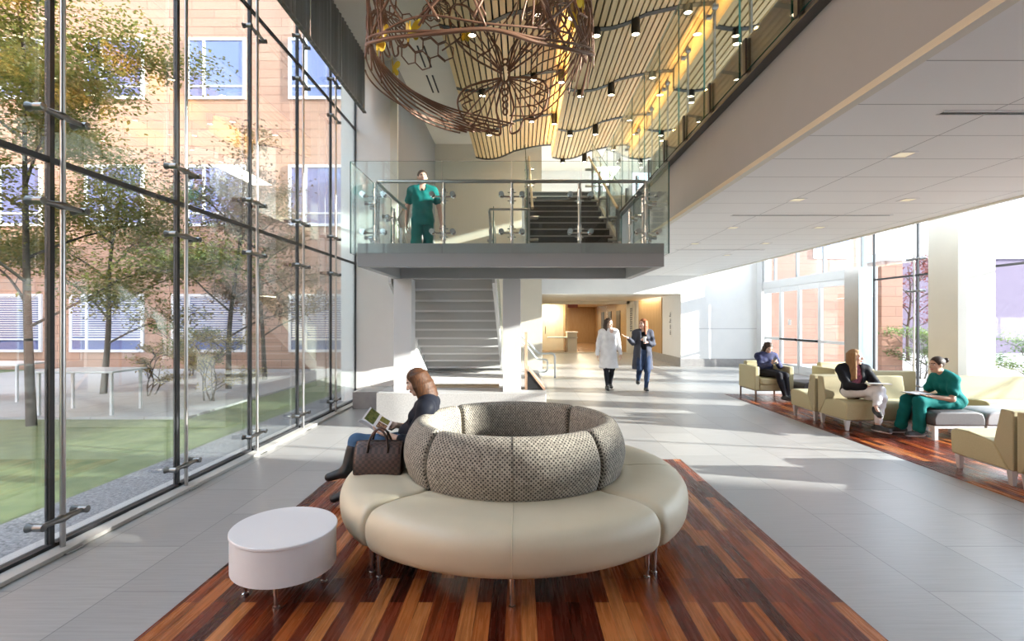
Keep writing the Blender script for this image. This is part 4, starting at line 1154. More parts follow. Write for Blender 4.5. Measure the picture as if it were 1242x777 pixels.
def un(v): v = Vector(v); return v.normalized()
def mir(v): return v
SKIN = {}
def skin(name, c):
    m = noisy('skin_'+name, c, tuple(x*0.93 for x in c), 14, 0.5); N = m.node_tree.nodes['Principled BSDF']
    N.inputs['Subsurface Weight'].default_value = 0.0
    return m
MLIP = mat('lips', (0.38, 0.13, 0.11), 0.45); MEYE = mat('dark_eye', (0.02, 0.014, 0.012), 0.25); MWHITE = mat('eye_white', (0.75, 0.72, 0.70), 0.3)

class Figure:
    def __init__(s, label, J, hf, hu=(0, 0, 1), sex='f', sc=1.0, curl=0.55, skinm=None, hairm=None, browm=None, loc=None, vox=0.007, jaw=1.0):
        s.J = {k: Vector(v) for k, v in J.items()}; J = s.J
        s.hf = un(hf); hu = Vector(hu); s.hu = un(hu - s.hf*hu.dot(s.hf)); s.hr = s.hf.cross(s.hu)
        s.right = un(J['shR'] - J['shL']); s.up = un(J['neck'] - J['pel']); s.fwd = un(s.up.cross(s.right)); s.right = s.fwd.cross(s.up)
        s.sc, s.sex, s.vox = sc, sex, vox
        low = min(J['anL'].z, J['anR'].z)
        s.t = thing('person', label, 'person', loc or (J['pel'].x, J['pel'].y, low-0.08))
        s.skinm, s.hairm, s.browm = skinm, hairm, browm or hairm
        s.curl = curl
        s.body()
    def torso(s, B, g=0.0):
        J, c = s.J, s.sc; ax = (s.right, s.fwd, s.up); L = (J['neck']-J['pel'])
        at_ = lambda t, f=0: J['pel'] + L*t + s.fwd*f*c
        m = s.sex == 'm'
        B.ell(at_(0.70, 0.0), ((0.150+0.015*m)*c+g, 0.098*c+g, 0.17*c+g), ax, 0.04)
        B.ell(at_(0.36, 0.0), ((0.122+0.016*m)*c+g, 0.092*c+g, 0.16*c+g), ax, 0.05)
        B.ell(at_(0.02, -0.01), (0.158*c+g, 0.112*c+g, 0.13*c+g), ax, 0.05)
        B.cap(J['shL'], J['shR'], 0.052*c+g, k=0.05)
        B.cap(J['shL'].lerp(J['neck'], 0.45), J['neck'], 0.045*c+g, 0.054*c+min(g, 0.010), k=0.04); B.cap(J['shR'].lerp(J['neck'], 0.45), J['neck'], 0.045*c+g, 0.054*c+min(g, 0.010), k=0.04)
        if not m:
            for e in (-1, 1): B.ell(at_(0.60, 0.062) + s.right*(0.068*e*c), (0.058*c+g, 0.052*c+g, 0.06*c+g), ax, 0.03)
    def arm(s, B, S, g=0.0, t1=1.0):
        J, c = s.J, s.sc
        B.cap(J['sh'+S], J['el'+S], 0.050*c+g, 0.038*c+g, k=0.03)
        if t1 > 0: B.cap(J['el'+S], J['el'+S].lerp(J['wr'+S], t1), 0.038*c+g, (0.038-0.012*t1)*c+g, k=0.02)
    def leg(s, B, S, g=0.0, t1=1.0):
        J, c = s.J, s.sc
        B.cap(J['hip'+S], J['kn'+S], 0.088*c+g, 0.056*c+g, k=0.04)
        if t1 > 0:
            B.cap(J['kn'+S], J['kn'+S].lerp(J['an'+S], t1), 0.054*c+g, (0.054-0.02*t1)*c+g, k=0.03)
            d = un(J['an'+S]-J['kn'+S]); kb = un(J['kn'+S]-J['hip'+S]); back = un(kb*-1 + d*kb.dot(d)) if abs(kb.dot(d)) < 0.98 else s.fwd*-1
            cc = J['kn'+S].lerp(J['an'+S], 0.3) + back*0.014*c
            B.cap(cc, cc.lerp(J['an'+S], 0.35), 0.046*c+g, 0.036*c+g, k=0.03)
    def hand(s, B, S):
        J, c = s.J, s.sc; w = J['wr'+S]; d = un(J['hd'+S]); n = un(J['hn'+S]); n = un(n - d*n.dot(d)); l = d.cross(n)
        if (S == 'R'): l = -l                                     # lateral: towards the thumb
        B.ell(w + d*0.045*c, (0.050*c, 0.037*c, 0.016*c), (d, l, n), 0.012)
        cu = s.J.get('cu'+S, None); cu = s.curl if cu is None else cu.x
        for o, ln in ((0.028, 0.036), (0.0095, 0.041), (-0.0095, 0.038), (-0.027, 0.030)):
            p = w + d*0.085*c + l*o*c; dd = Vector(d)
            for j in range(3):
                a = cu*(0.35+0.5*j)
                dd = un(d*math.cos(a) + n*math.sin(a)); q = p + dd*ln*c*(0.85 if j else 0.75)*0.85
                B.cap(p, q, (0.0092-0.0009*j)*c, (0.0087-0.0009*j)*c, k=0.004); p = q
        p = w + d*0.025*c + l*0.026*c; q = p + un(d*0.6 + l*0.75 + n*0.25)*0.042*c; r = q + un(d*0.9 + l*0.2 + n*(0.2+cu*0.6))*0.032*c
        B.cap(p, q, 0.012*c, 0.0105*c, k=0.008); B.cap(q, r, 0.0100*c, 0.0085*c, k=0.004)
    def hp(s, x, y, z): return s.J['H'] + (s.hr*x + s.hf*y + s.hu*z)*s.sc          # head coordinates: right, forward, up
    def head(s, B):
        ax = (s.hr, s.hf, s.hu); c = s.sc; h = s.hp
        q = lambda *r: tuple(v*c for v in r)
        B.ell(h(0, -0.008, 0.022), q(0.074, 0.092, 0.088), ax, 0.02)
        B.ell(h(0, 0.022, -0.040), q(0.060, 0.062, 0.078), ax, 0.025)
        B.cap(h(-0.030, 0.03, -0.085), h(0.030, 0.03, -0.085), 0.022*c, k=0.03)
        B.cap(h(-0.012, 0.056, -0.102), h(0.012, 0.056, -0.102), 0.017*c, k=0.02)
        for e in (-1, 1):
            B.ell(h(0.033*e, 0.088, 0.002), q(0.017, 0.016, 0.011), ax, 0.010, -1)
            B.ell(h(0.031*e, 0.072, 0.001), q(0.0135, 0.0125, 0.0115), ax, 0.003)
            B.cap(h(0.014*e, 0.084, 0.019), h(0.046*e, 0.070, 0.020), 0.009*c, 0.007*c, k=0.012)
            B.ell(h(0.041*e, 0.058, -0.030), q(0.020, 0.018, 0.018), ax, 0.02)
            B.ell(h(0.075*e, -0.004, -0.010), q(0.010, 0.020, 0.033), ax, 0.006)
        B.cap(h(0, 0.083, 0.006), h(0, 0.104, -0.036), 0.008*c, 0.012*c, k=0.010)
        for e in (-1, 1): B.ell(h(0.011*e, 0.092, -0.040), q(0.009, 0.009, 0.007), ax, 0.005)
        B.ell(h(0, 0.083, -0.064), q(0.023, 0.012, 0.007), ax, 0.006); B.ell(h(0, 0.081, -0.074), q(0.019, 0.012, 0.007), ax, 0.006)
        B.cap(s.J['neck'] - s.up*0.01, h(0, -0.014, -0.07), 0.052*c, 0.047*c, k=0.03)
    def body(s):
        B = Blob(); s.torso(B)
        for S in 'LR':
            s.arm(B, S); s.leg(B, S); s.hand(B, S)
            B.cap(s.J['an'+S], s.J['an'+S].lerp(s.J['to'+S], 0.75) + Vector((0, 0, 0.008)), 0.030*s.sc, 0.018*s.sc, k=0.02)
        s.head(B)
        H = V3(s.J['H']); R = np.array([V3(s.hr), V3(s.hf), V3(s.hu)]); sc = s.sc
        def paint(c):
            q = ((c - H) @ R.T) / sc; x, y, z = np.abs(q[:, 0]), q[:, 1], q[:, 2]
            o = np.zeros(len(c), int); f = y > 0.045
            o[f & (((x)/0.026)**2 + ((z+0.069)/0.0125)**2 < 1)] = 1
            e = f & (((x-0.032)/0.0165)**2 + ((z-0.001)/0.0085)**2 < 1); o[e] = 3
            o[f & (((x-0.032)/0.0085)**2 + ((z-0.001)/0.009)**2 < 1)] = 2
            o[f & (np.abs(x-0.032) < 0.021) & (np.abs(z-0.0225+0.10*np.abs(x-0.03)) < 0.0042)] = 4
            return o
        s.b = B.build('body', [s.skinm, MLIP, MEYE, MWHITE, s.browm], s.t, s.vox, paint)
    def garment(s, name, m, B, h=None, paint=None, amp=None):
        o = B.build(name, m, s.t, h or s.vox+0.001, paint)
        if amp is None: amp = 0.0 if name in ('shoe', 'hair', 'boot', 'leggings') else 0.0055
        if amp:                                                   # soft creases in the cloth
            me = o.data; n = len(me.vertices); p = np.empty(n*3, np.float32); me.vertices.foreach_get('co', p); p = p.reshape(-1, 3)
            nr = np.empty(n*3, np.float32); me.vertices.foreach_get('normal', nr); nr = nr.reshape(-1, 3)
            x, y, z = p.T; q = np.sin(9*x+5*z) + np.sin(11*y-4*z+1.3)
            f = np.sin(34*x + 13*z + 2.2*q) + 0.8*np.sin(31*y - 17*z + 1.9*q + 2) + 0.7*np.sin(42*z + 12*x - 9*y + 2.5*q)
            p += nr * (amp*0.6*np.clip(f, -1.4, 2))[:, None]
            me.vertices.foreach_set('co', p.ravel()); me.update()
        return o
    def shoe(s, S, up, sole, dz=None, h=None, r=0.045):
        J, c = s.J, s.sc; a, t = J['an'+S], J['to'+S]; d = un(t - a); dn = un(Vector((0, 0, -1)) if dz is None else dz); dn = un(dn - d*dn.dot(d)*0)
        f = un(d - dn*d.dot(dn))
        B = Blob(); base = a + dn*0.045*c; 
        tip = base + f*0.175*c; heel = base - f*0.05*c
        B.cap(heel - dn*0.0*c, base + f*0.05*c, 0.044*c, 0.045*c, k=0.02); B.cap(base + f*0.05*c, tip, 0.046*c, 0.039*c, k=0.02)
        B.cap(a + dn*0.01, base, 0.046*c, 0.044*c, k=0.03)
        B.plane(base + dn*0.034*c, dn)
        p = V3(base + dn*0.011*c); nn = V3(dn)
        return s.garment('shoe', [up, sole], B, h, (lambda q: ((q - p) @ nn > 0).astype(int)))
    def hairdo(s, m, style, name='hair'):
        h = s.hp; c = s.sc; ax = (s.hr, s.hf, s.hu); B = Blob(); q = lambda *r: tuple(v*c for v in r)
        rr = random.Random(11)
        B.ell(h(0, -0.016, 0.030), q(0.083, 0.098, 0.094), ax, 0.02)
        if style == 'short':
            B.ell(h(0, 0.075, -0.045), q(0.085, 0.075, 0.098), ax, 0.012, -1); B.ell(h(0, 0.0, -0.11), q(0.11, 0.12, 0.09), ax, 0.012, -1)
        elif style == 'bun':
            B.ell(h(0, 0.085, -0.040), q(0.090, 0.072, 0.100), ax, 0.012, -1); B.ell(h(0, 0.03, -0.115), q(0.10, 0.10, 0.075), ax, 0.012, -1)
            B.cap(h(0, -0.09, 0.05), h(0, -0.125, 0.055), 0.028*c, k=0.02); B.ell(h(0, -0.145, 0.06), q(0.038, 0.034, 0.038), ax, 0.01)
        else:
            ln = {'bob': 0.165, 'long': 0.30, 'mid': 0.21}[style]
            for i in range(22):
                a = -2.0 + 4.0*i/21                                  # round the back of the head, ear to ear
                x, y = 0.070*math.sin(a), -0.016 - 0.080*math.cos(a)
                f = 1.0 + 0.12*rr.random()
                spread = 1.05 if style != 'bob' else 1.18
                p0, p1 = h(x, y, 0.05), h(x*spread, y*spread - 0.005, -0.05)
                p2 = h(x*spread*1.02, y*spread - 0.01, -0.05 - (ln-0.05)*f*0.55)
                B.cap(p0, p1, 0.024*c, 0.024*c, k=0.010); B.cap(p1, p2, 0.024*c, 0.021*c, k=0.010)
                dn = un(s.hu*-1 + Vector((0, 0, -1.5))); p3 = p2 + dn*(ln-0.05)*f*0.55*c + (s.hr*x + s.hf*y)*(0.22 if style == 'bob' else 0.30)*c
                B.cap(p2, p3, 0.022*c, (0.012 if style == 'bob' else 0.017)*c, k=0.010)
            B.ell(h(0, 0.098, -0.050), q(0.10, 0.078, 0.118), ax, 0.010, -1)
        o = s.garment(name, m, B, 0.0055)
        return o

def cloth(name, c, rough=0.8, sc=7, v=0.82, bs=0.5):
    return noisy(name, c, tuple(x*v for x in c), sc, rough, bs=bs, bd=0.012, detail=3, spec=0.12)
M['teal'] = cloth('teal_scrub_cotton', (0.008, 0.155, 0.148)); M['navyblouse'] = cloth('black_navy_blouse', (0.012, 0.014, 0.022), 0.6)
M['jeans'] = cloth('blue_denim', (0.075, 0.145, 0.26)); M['boot'] = noisy('black_boot_leather', (0.010, 0.010, 0.012), (0.018, 0.018, 0.02), 6, 0.35, spec=0.3)
M['coatwhite'] = cloth('white_lab_coat', (0.78, 0.78, 0.80)); M['legging'] = cloth('charcoal_leggings', (0.022, 0.022, 0.028))
M['cardigan'] = cloth('dark_blue_grey_cardigan', (0.075, 0.08, 0.105)); M['blacktop'] = cloth('black_top', (0.012, 0.012, 0.014))
M['bluejean'] = cloth('mid_blue_denim', (0.035, 0.055, 0.11)); M['navysweat'] = noisy('navy_patterned_sweater', (0.010, 0.012, 0.045), (0.04, 0.05, 0.15), 16, 0.8)
M['whitepants'] = cloth('white_trousers', (0.74, 0.73, 0.74)); M['blackjacket'] = cloth('black_jacket', (0.014, 0.014, 0.018), 0.55)
M['printtop'] = noisy('pink_black_print', (0.02, 0.012, 0.015), (0.45, 0.12, 0.18), 32, 0.8)
M['sole'] = mat('white_rubber_sole', (0.72, 0.72, 0.72), 0.5); M['sneaker'] = noisy('black_sneaker', (0.016, 0.016, 0.018), (0.03, 0.03, 0.03), 20, 0.6)
def hairmat(name, a, b): return noisy(name, a, b, 9, 0.5, (17, 17, 1.1), bs=0.55, bd=0.006, detail=5, spec=0.25)
M['auburn'] = hairmat('auburn_brown_hair', (0.105, 0.043, 0.017), (0.03, 0.013, 0.007)); M['darkhair'] = hairmat('dark_brown_hair', (0.03, 0.018, 0.013), (0.065, 0.042, 0.030))
M['blond'] = hairmat('dark_blond_hair', (0.34, 0.20, 0.085), (0.17, 0.085, 0.035)); M['redhair'] = hairmat('copper_hair', (0.33, 0.12, 0.05), (0.2, 0.065, 0.03))
S1, S2, S3 = skin('light', (0.60, 0.40, 0.31)), skin('warm', (0.50, 0.31, 0.22)), skin('rosy', (0.62, 0.38, 0.30))

# 1 the reading woman -----------------------------------------------------------
J = dict(pel=(-0.86, 4.36, 0.565), neck=(-0.80, 4.36, 0.925), H=(-0.895, 4.36, 1.075), shL=(-0.785, 4.20, 0.872), shR=(-0.795, 4.52, 0.872),
         elL=(-0.895, 4.13, 0.60), elR=(-0.91, 4.58, 0.62), wrL=(-1.09, 4.17, 0.655), wrR=(-1.085, 4.45, 0.68),
         hdL=(-0.9, 0.15, 0.2), hdR=(-0.95, -0.35, 0.15), hnL=(0, 0.4, 0.9), hnR=(0.2, -0.6, 0.6),
         hipL=(-0.90, 4.27, 0.545), hipR=(-0.90, 4.45, 0.545), knL=(-1.355, 4.21, 0.600), knR=(-1.345, 4.42, 0.535), anL=(-1.425, 4.15, 0.365), anR=(-1.47, 4.42, 0.12),
         toL=(-1.56, 4.13, 0.325), toR=(-1.62, 4.40, 0.055))
w = Figure('woman reading a magazine on the round sofa, auburn bob, dark blouse, jeans and black boots', J, (-0.93, -0.06, -0.36), (-0.3, 0, 1), 'f', 0.93, 0.6, S1, M['auburn'], M['darkhair'], (-0.86, 4.36, 0.45), 0.006)
B = Blob(); w.torso(B, 0.020)
for S in 'LR': w.arm(B, S, 0.022, 0.35)
B.cap(w.J['pel'] + Vector((-0.06, 0, 0.06)), w.J['pel'] + Vector((0.03, 0, -0.02)), 0.13, 0.14, k=0.05)
B.ell(w.hp(0, 0.02, -0.13), (0.06, 0.07, 0.06), None, 0.02, -1)
w.garment('blouse', M['navyblouse'], B)
B = Blob(); 
for S in 'LR': w.leg(B, S, 0.010, 0.35)
B.ell(w.J['pel'] + Vector((-0.02, 0, -0.01)), (0.13, 0.165, 0.105), None, 0.04)
w.garment('jeans', M['jeans'], B)
for S in 'LR':
    a, k, t = w.J['an'+S], w.J['kn'+S], w.J['to'+S]; B = Blob()
    B.cap(k.lerp(a, 0.28), a, 0.066, 0.046, k=0.02); B.cap(a, t, 0.044, 0.034, k=0.03); B.cap(a + (a-t)*0.25 + Vector((0, 0, -0.02)), a, 0.034, 0.04, k=0.03)
    if S == 'R': B.plane((0, 0, 0.012), (0, 0, -1))
    w.garment('boot', M['boot'], B)
w.hairdo(M['auburn'], 'bob')
B = Blob(); q = w.J['wrL']; d = un(w.J['hdL'])
mbx = MB(); mbx.tube([q + (Vector((0, math.cos(a), math.sin(a))) * 0.031) for a in [2*PI*i/16 for i in range(16)]], 0.005, 6, closed=True); mbx.build('bracelet', M['black'], w.t, smooth=True)
mg = thing('magazine', 'open colour magazine held by the reading woman', 'magazine', (-1.2, 4.3, 0.7))
def page_mat():
    m = mat('printed_page', (0.8, 0.8, 0.8), 0.35)
    nt, N, L = nodes_of(m); b = N['Principled BSDF']
    t = N.new('ShaderNodeTexCoord'); sep = N.new('ShaderNodeSeparateXYZ'); L.new(t.outputs['UV'], sep.inputs[0]); u, v = sep.outputs[0], sep.outputs[1]
    def inr(u0, u1, v0, v1):
        a = mth(N, L, 'MULTIPLY', mth(N, L, 'GREATER_THAN', u, u0), mth(N, L, 'LESS_THAN', u, u1))
        c = mth(N, L, 'MULTIPLY', mth(N, L, 'GREATER_THAN', v, v0), mth(N, L, 'LESS_THAN', v, v1))
        return mth(N, L, 'MULTIPLY', a, c)
    f = noise(N, L, t.outputs['UV'], 7, 5, 0.7)
    p1 = ramp(N, L, f, [(0.3, (0.02, 0.03, 0.01)), (0.45, (0.10, 0.12, 0.03)), (0.6, (0.20, 0.19, 0.05)), (0.75, (0.05, 0.06, 0.03))])
    p2 = ramp(N, L, f, [(0.3, (0.04, 0.02, 0.012)), (0.5, (0.22, 0.10, 0.05)), (0.6, (0.5, 0.33, 0.18)), (0.8, (0.06, 0.03, 0.02))])
    p3 = ramp(N, L, f, [(0.35, (0.30, 0.22, 0.03)), (0.55, (0.12, 0.13, 0.03)), (0.7, (0.45, 0.35, 0.05))])
    c = (0.78, 0.75, 0.74)
    c = mixc(N, L, inr(0.06, 0.44, 0.10, 1.0), c, p1)
    c = mixc(N, L, inr(0.55, 0.92, 0.05, 0.55), c, p2)
    c = mixc(N, L, inr(0.55, 0.92, 0.60, 0.95), c, p3)
    L.new(c, b.inputs['Base Color']); return m
def page(corners, th, ms, name, nu=8):
    A, Bq, C, D = [Vector(p) for p in corners]; mb = MB()           # A-B along u at v=1, D-C at v=0
    nrm = (Bq-A).cross(D-A).normalized(); vs = []; n = nu+1
    for k in range(n):
        u = k/nu; bow = nrm*(0.012*math.sin(PI*u))
        for p in (A.lerp(Bq, u), D.lerp(C, u)):
            vs.append(p+bow); vs.append(p+bow-nrm*th)
    fs = []; uv = []
    for k in range(nu):
        a = 4*k; b = a+4; u0, u1 = k/nu, (k+1)/nu
        fs += [(a, b, b+2, a+2), (a+1, b+1, b+3, a+3), (a, a+1, b+1, b), (a+2, b+2, b+3, a+3)]
        uv += [((u0, 1), (u1, 1), (u1, 0), (u0, 0)), ((u0, 1), (u1, 1), (u1, 0), (u0, 0)), ((0, 0),)*4, ((0, 0),)*4]
    fs += [(0, 2, 3, 1), (4*nu, 4*nu+1, 4*nu+3, 4*nu+2)]; uv += [((0, 0),)*4]*2
    mb.add(vs, fs, 0, uv); mb.mi = [0 if (i % 4 < 2 and i < 4*nu) else 1 for i in range(len(fs))]
    return mb.build(name, ms, mg, smooth=False)
paper = mat('magazine_paper', (0.62, 0.66, 0.72), 0.5)
page([(-1.305, 4.41, 0.845), (-1.095, 4.33, 0.735), (-1.125, 4.22, 0.655), (-1.345, 4.30, 0.765)], 0.005, [page_mat(), paper], 'printed_spread')
page([(-1.345, 4.299, 0.764), (-1.125, 4.219, 0.654), (-1.20, 4.30, 0.63), (-1.40, 4.37, 0.735)], 0.005, [paper, paper], 'folded_back_half')

# helper for a standing walker ------------------------------------------------
def stand(x, y, z0, s, f, armsL, armsR, legs, headdir, lean=0.0):
    f = un((f[0], f[1], 0)); r = f.cross(Vector((0, 0, 1)))
    P = lambda a, b, c: Vector((x, y, z0)) + r*(a*s) + f*(b*s) + Vector((0, 0, c*s))
    J = dict(pel=P(0, 0, 0.92), neck=P(0, 0.02+lean, 1.37), H=P(0, 0.035+lean, 1.53), shL=P(-0.165, 0.01+lean, 1.325), shR=P(0.165, 0.01+lean, 1.325), hipL=P(-0.085, 0, 0.88), hipR=P(0.085, 0, 0.88))
    for S, a in (('L', armsL), ('R', armsR)):
        for k, v in zip(('el', 'wr'), a[:2]): J[k+S] = P(*v)
        J['hd'+S] = r*a[2][0] + f*a[2][1] + Vector((0, 0, a[2][2])); J['hn'+S] = r*a[3][0] + f*a[3][1] + Vector((0, 0, a[3][2]))
    for S, l in (('L', legs[0]), ('R', legs[1])):
        for k, v in zip(('kn', 'an', 'to'), l): J[k+S] = P(*v)
    return J, P
# 2 woman in a white coat ------------------------------------------------------
J, P = stand(2.02, 11.75, 0, 1.0, (0.0, -1), ((-0.235, -0.03, 1.06), (-0.265, 0.05, 0.82), (-0.05, 0.25, -1), (1, 0.2, 0)), ((0.235, 0.0, 1.06), (0.262, 0.03, 0.81), (0.02, 0.2, -1), (-1, 0.2, 0)),
             (((-0.075, 0.06, 0.49), (-0.055, -0.10, 0.11), (-0.055, 0.0, 0.05)), ((0.07, 0.10, 0.48), (0.045, 0.10, 0.09), (0.045, 0.23, 0.035))), 0)
w = Figure('woman walking in a knee length white coat and dark leggings', J, (0.62, -0.78, -0.05), (0, 0, 1), 'f', 1.0, 0.5, S1, M['darkhair'], M['darkhair'], None, 0.008)
B = Blob(); w.torso(B, 0.018)
for S in 'LR': w.arm(B, S, 0.019, 0.95)
B.cone(P(0, 0.0, 1.12), P(0, 0.01, 0.50), (0.165, 0.13), (0.225, 0.165), w.right, k=0.03)
B.ell(w.hp(0, 0.09, -0.165), (0.045, 0.06, 0.06), None, 0.01, -1)
w.garment('white_coat', M['coatwhite'], B)
B = Blob(); B.cap(P(0, 0.05, 1.36), P(0, 0.105, 1.22), 0.04, 0.02); w.garment('dark_shirt', M['blacktop'], B)
B = Blob()
for S in 'LR': w.leg(B, S, 0.006, 0.97)
w.garment('leggings', M['legging'], B)
for S in 'LR': w.shoe(S, M['sneaker'], M['sneaker'])
w.hairdo(M['darkhair'], 'bob')
# 3 woman talking with a raised hand -------------------------------------------
J, P = stand(2.74, 11.45, 0, 0.99, (-0.1, -1), ((-0.22, 0.04, 1.07), (-0.07, 0.20, 1.12), (0.6, 0.25, 0.35), (0.6, -0.3, -0.2)), ((0.235, 0.08, 1.10), (0.36, 0.22, 1.22), (0.75, 0.2, 0.35), (-0.25, 0.25, 0.9)),
             (((-0.08, 0.13, 0.48), (-0.06, 0.08, 0.09), (-0.06, 0.21, 0.04)), ((0.08, 0.10, 0.52), (0.085, -0.16, 0.22), (0.09, -0.12, 0.12))), 0)
w = Figure('copper haired woman walking in an open dark cardigan and jeans, one hand raised', J, (-0.8, -0.58, 0.02), (0, 0, 1), 'f', 0.99, 0.25, S3, M['redhair'], M['darkhair'], None, 0.008)
w.hairdo(M['redhair'], 'mid')
B = Blob(); w.torso(B, 0.014); B.plane(P(0, 0, 0.86), (0, 0, -1)); B.ell(w.hp(0, 0.02, -0.15), (0.06, 0.06, 0.05), None, 0.02, -1); w.garment('black_top', M['blacktop'], B)
B = Blob(); w.torso(B, 0.024)
for S in 'LR': w.arm(B, S, 0.019, 0.8)
B.cone(P(0, -0.02, 1.10), P(0, -0.03, 0.50), (0.19, 0.145), (0.235, 0.175), w.right, k=0.03)
B.cone(P(0, 0.22, 1.45), P(0, 0.24, 0.45), (0.060, 0.19), (0.085, 0.21), w.right, k=0.001); B.p[-1] = B.p[-1][:6] + (-1,) + B.p[-1][7:]
w.garment('cardigan', M['cardigan'], B)
B = Blob()
for S in 'LR': w.leg(B, S, 0.010, 0.97)
B.ell(P(0, 0, 0.92), (0.165, 0.12, 0.11), None, 0.04)
w.garment('jeans', M['bluejean'], B)
for S in 'LR': w.shoe(S, M['sneaker'], M['sole'])
cp = thing('cup', 'white paper cup held by the copper haired woman', 'cup', J['wrL'] + Vector((0, 0, 0)))
q = J['wrL'] + un(J['hdL'])*0.085 + un(J['hnL'])*0.0 + Vector((0, -0.045, -0.03))
mbx = MB(); mbx.lathe([(0.0, 0), (0.028, 0), (0.038, 0.10), (0.0, 0.10)], q, 18); mbx.build('cup_body', M['laminate'], cp, smooth=True, angle=40)
mbx = MB(); mbx.lathe([(0.0, 0.101), (0.040, 0.101), (0.040, 0.110), (0.034, 0.118), (0.0, 0.118)], q, 18); mbx.build('lid', M['beige'], cp, smooth=True, angle=40)

# seated figures ---------------------------------------------------------------
# 4 girl with a phone in the armchair
J = dict(pel=(5.06, 10.56, 0.545), neck=(5.09, 10.555, 0.90), H=(5.10, 10.49, 1.035), shL=(5.245, 10.54, 0.855), shR=(4.93, 10.57, 0.855), elL=(5.30, 10.42, 0.66), elR=(4.92, 10.42, 0.66), wrL=(5.17, 10.25, 0.725), wrR=(5.02, 10.24, 0.725),
         hdL=(-0.75, -0.35, 0.3), hdR=(0.75, -0.35, 0.3), hnL=(0, 0.6, 0.6), hnR=(0, 0.6, 0.6), hipL=(5.14, 10.53, 0.525), hipR=(4.98, 10.53, 0.525), knL=(5.24, 10.08, 0.50), knR=(5.10, 10.07, 0.51),
         anL=(5.24, 9.98, 0.11), anR=(5.17, 9.96, 0.11), toL=(5.29, 9.86, 0.055), toR=(5.21, 9.83, 0.055))
w = Figure('girl with long dark hair in a navy sweater looking at her phone in an armchair', J, (0.12, -0.85, -0.5), (0.02, -0.3, 1), 'f', 0.95, 0.7, S1, M['darkhair'], M['darkhair'], (5.06, 10.5, 0.45), 0.008)
B = Blob(); w.torso(B, 0.024)
for S in 'LR': w.arm(B, S, 0.022, 0.9)
w.garment('sweater', M['navysweat'], B)
B = Blob()
for S in 'LR': w.leg(B, S, 0.008, 0.95)
B.ell(w.J['pel'], (0.165, 0.13, 0.09), None, 0.04); w.garment('leggings', M['legging'], B)
for S in 'LR': w.shoe(S, M['sneaker'], M['sneaker'])
w.hairdo(M['darkhair'], 'mid')
ph = thing('phone', 'phone held in both hands by the girl in the armchair', 'phone', (5.095, 10.19, 0.76))
mbx = MB(); mbx.box((5.058, 10.195, 0.715), (5.132, 10.204, 0.845)); mbx.build('case', M['black'], ph, bevel=0.003)
mbx = MB(); mbx.box((5.063, 10.2045, 0.722), (5.127, 10.2055, 0.838)); mbx.build('screen', MWHITE, ph)
# 5 blonde woman
J = dict(pel=(4.98, 7.62, 0.545), neck=(4.955, 7.60, 0.905), H=(4.955, 7.545, 1.055), shL=(5.115, 7.56, 0.86), shR=(4.80, 7.63, 0.86), elL=(5.20, 7.44, 0.65), elR=(4.78, 7.46, 0.63), wrL=(5.12, 7.26, 0.66), wrR=(4.95, 7.27, 0.645),
         hdL=(-0.75, -0.45, 0.0), hdR=(0.9, -0.3, 0.02), hnL=(0, 0, -1), hnR=(0, 0.1, 1), hipL=(5.07, 7.58, 0.53), hipR=(4.90, 7.60, 0.53), knL=(5.06, 7.14, 0.515), knR=(5.03, 7.12, 0.615),
         anL=(4.99, 7.12, 0.12), anR=(4.87, 6.985, 0.395), toL=(5.03, 6.98, 0.06), toR=(4.83, 6.86, 0.335))
w = Figure('woman with long blond hair in a black jacket and white trousers, legs crossed', J, (0.62, -0.77, 0.08), (0, 0, 1), 'f', 0.96, 0.45, S3, M['blond'], M['blond'], (4.98, 7.6, 0.43), 0.007)
B = Blob(); w.torso(B, 0.012); w.garment('printed_top', M['printtop'], B)
B = Blob(); w.torso(B, 0.026)
for S in 'LR': w.arm(B, S, 0.022, 0.85)
B.cone(w.J['pel'] + w.fwd*0.17 - w.up*0.1, w.J['neck'] + w.fwd*0.15 + w.up*0.05, (0.05, 0.13), (0.085, 0.13), w.right, 0.001); B.p[-1] = B.p[-1][:6] + (-1,) + B.p[-1][7:]
w.garment('jacket', M['blackjacket'], B)
B = Blob()
for S in 'LR': w.leg(B, S, 0.012, 0.82)
B.ell(w.J['pel'], (0.165, 0.13, 0.095), None, 0.04); w.garment('trousers', M['whitepants'], B)
w.shoe('L', M['sneaker'], M['sole']); w.shoe('R', M['sneaker'], M['sole'], Vector((0.35, 0.15, -0.93)))
w.hairdo(M['blond'], 'long')
nb = thing('notebook', 'pale notebook lying on the blonde woman\'s lap', 'notebook', (5.0, 7.2, 0.69))
mbx = MB(); mbx.add([(4.93, 7.30, 0.690), (5.20, 7.22, 0.690), (5.14, 7.04, 0.70), (4.87, 7.12, 0.70), (4.93, 7.30, 0.702), (5.20, 7.22, 0.702), (5.14, 7.04, 0.712), (4.87, 7.12, 0.712)], [(0,3,2,1),(4,5,6,7),(0,1,5,4),(1,2,6,5),(2,3,7,6),(3,0,4,7)])
mbx.build('cover', M['beige'], nb)
mbx = MB(); mbx.add([(4.935, 7.295, 0.7025), (5.195, 7.218, 0.7025), (5.137, 7.045, 0.7125), (4.877, 7.122, 0.7125), (4.935, 7.295, 0.706), (5.195, 7.218, 0.706), (5.137, 7.045, 0.716), (4.877, 7.122, 0.716)], [(0,3,2,1),(4,5,6,7),(0,1,5,4),(1,2,6,5),(2,3,7,6),(3,0,4,7)])
mbx.build('open_page', M['laminate'], nb)
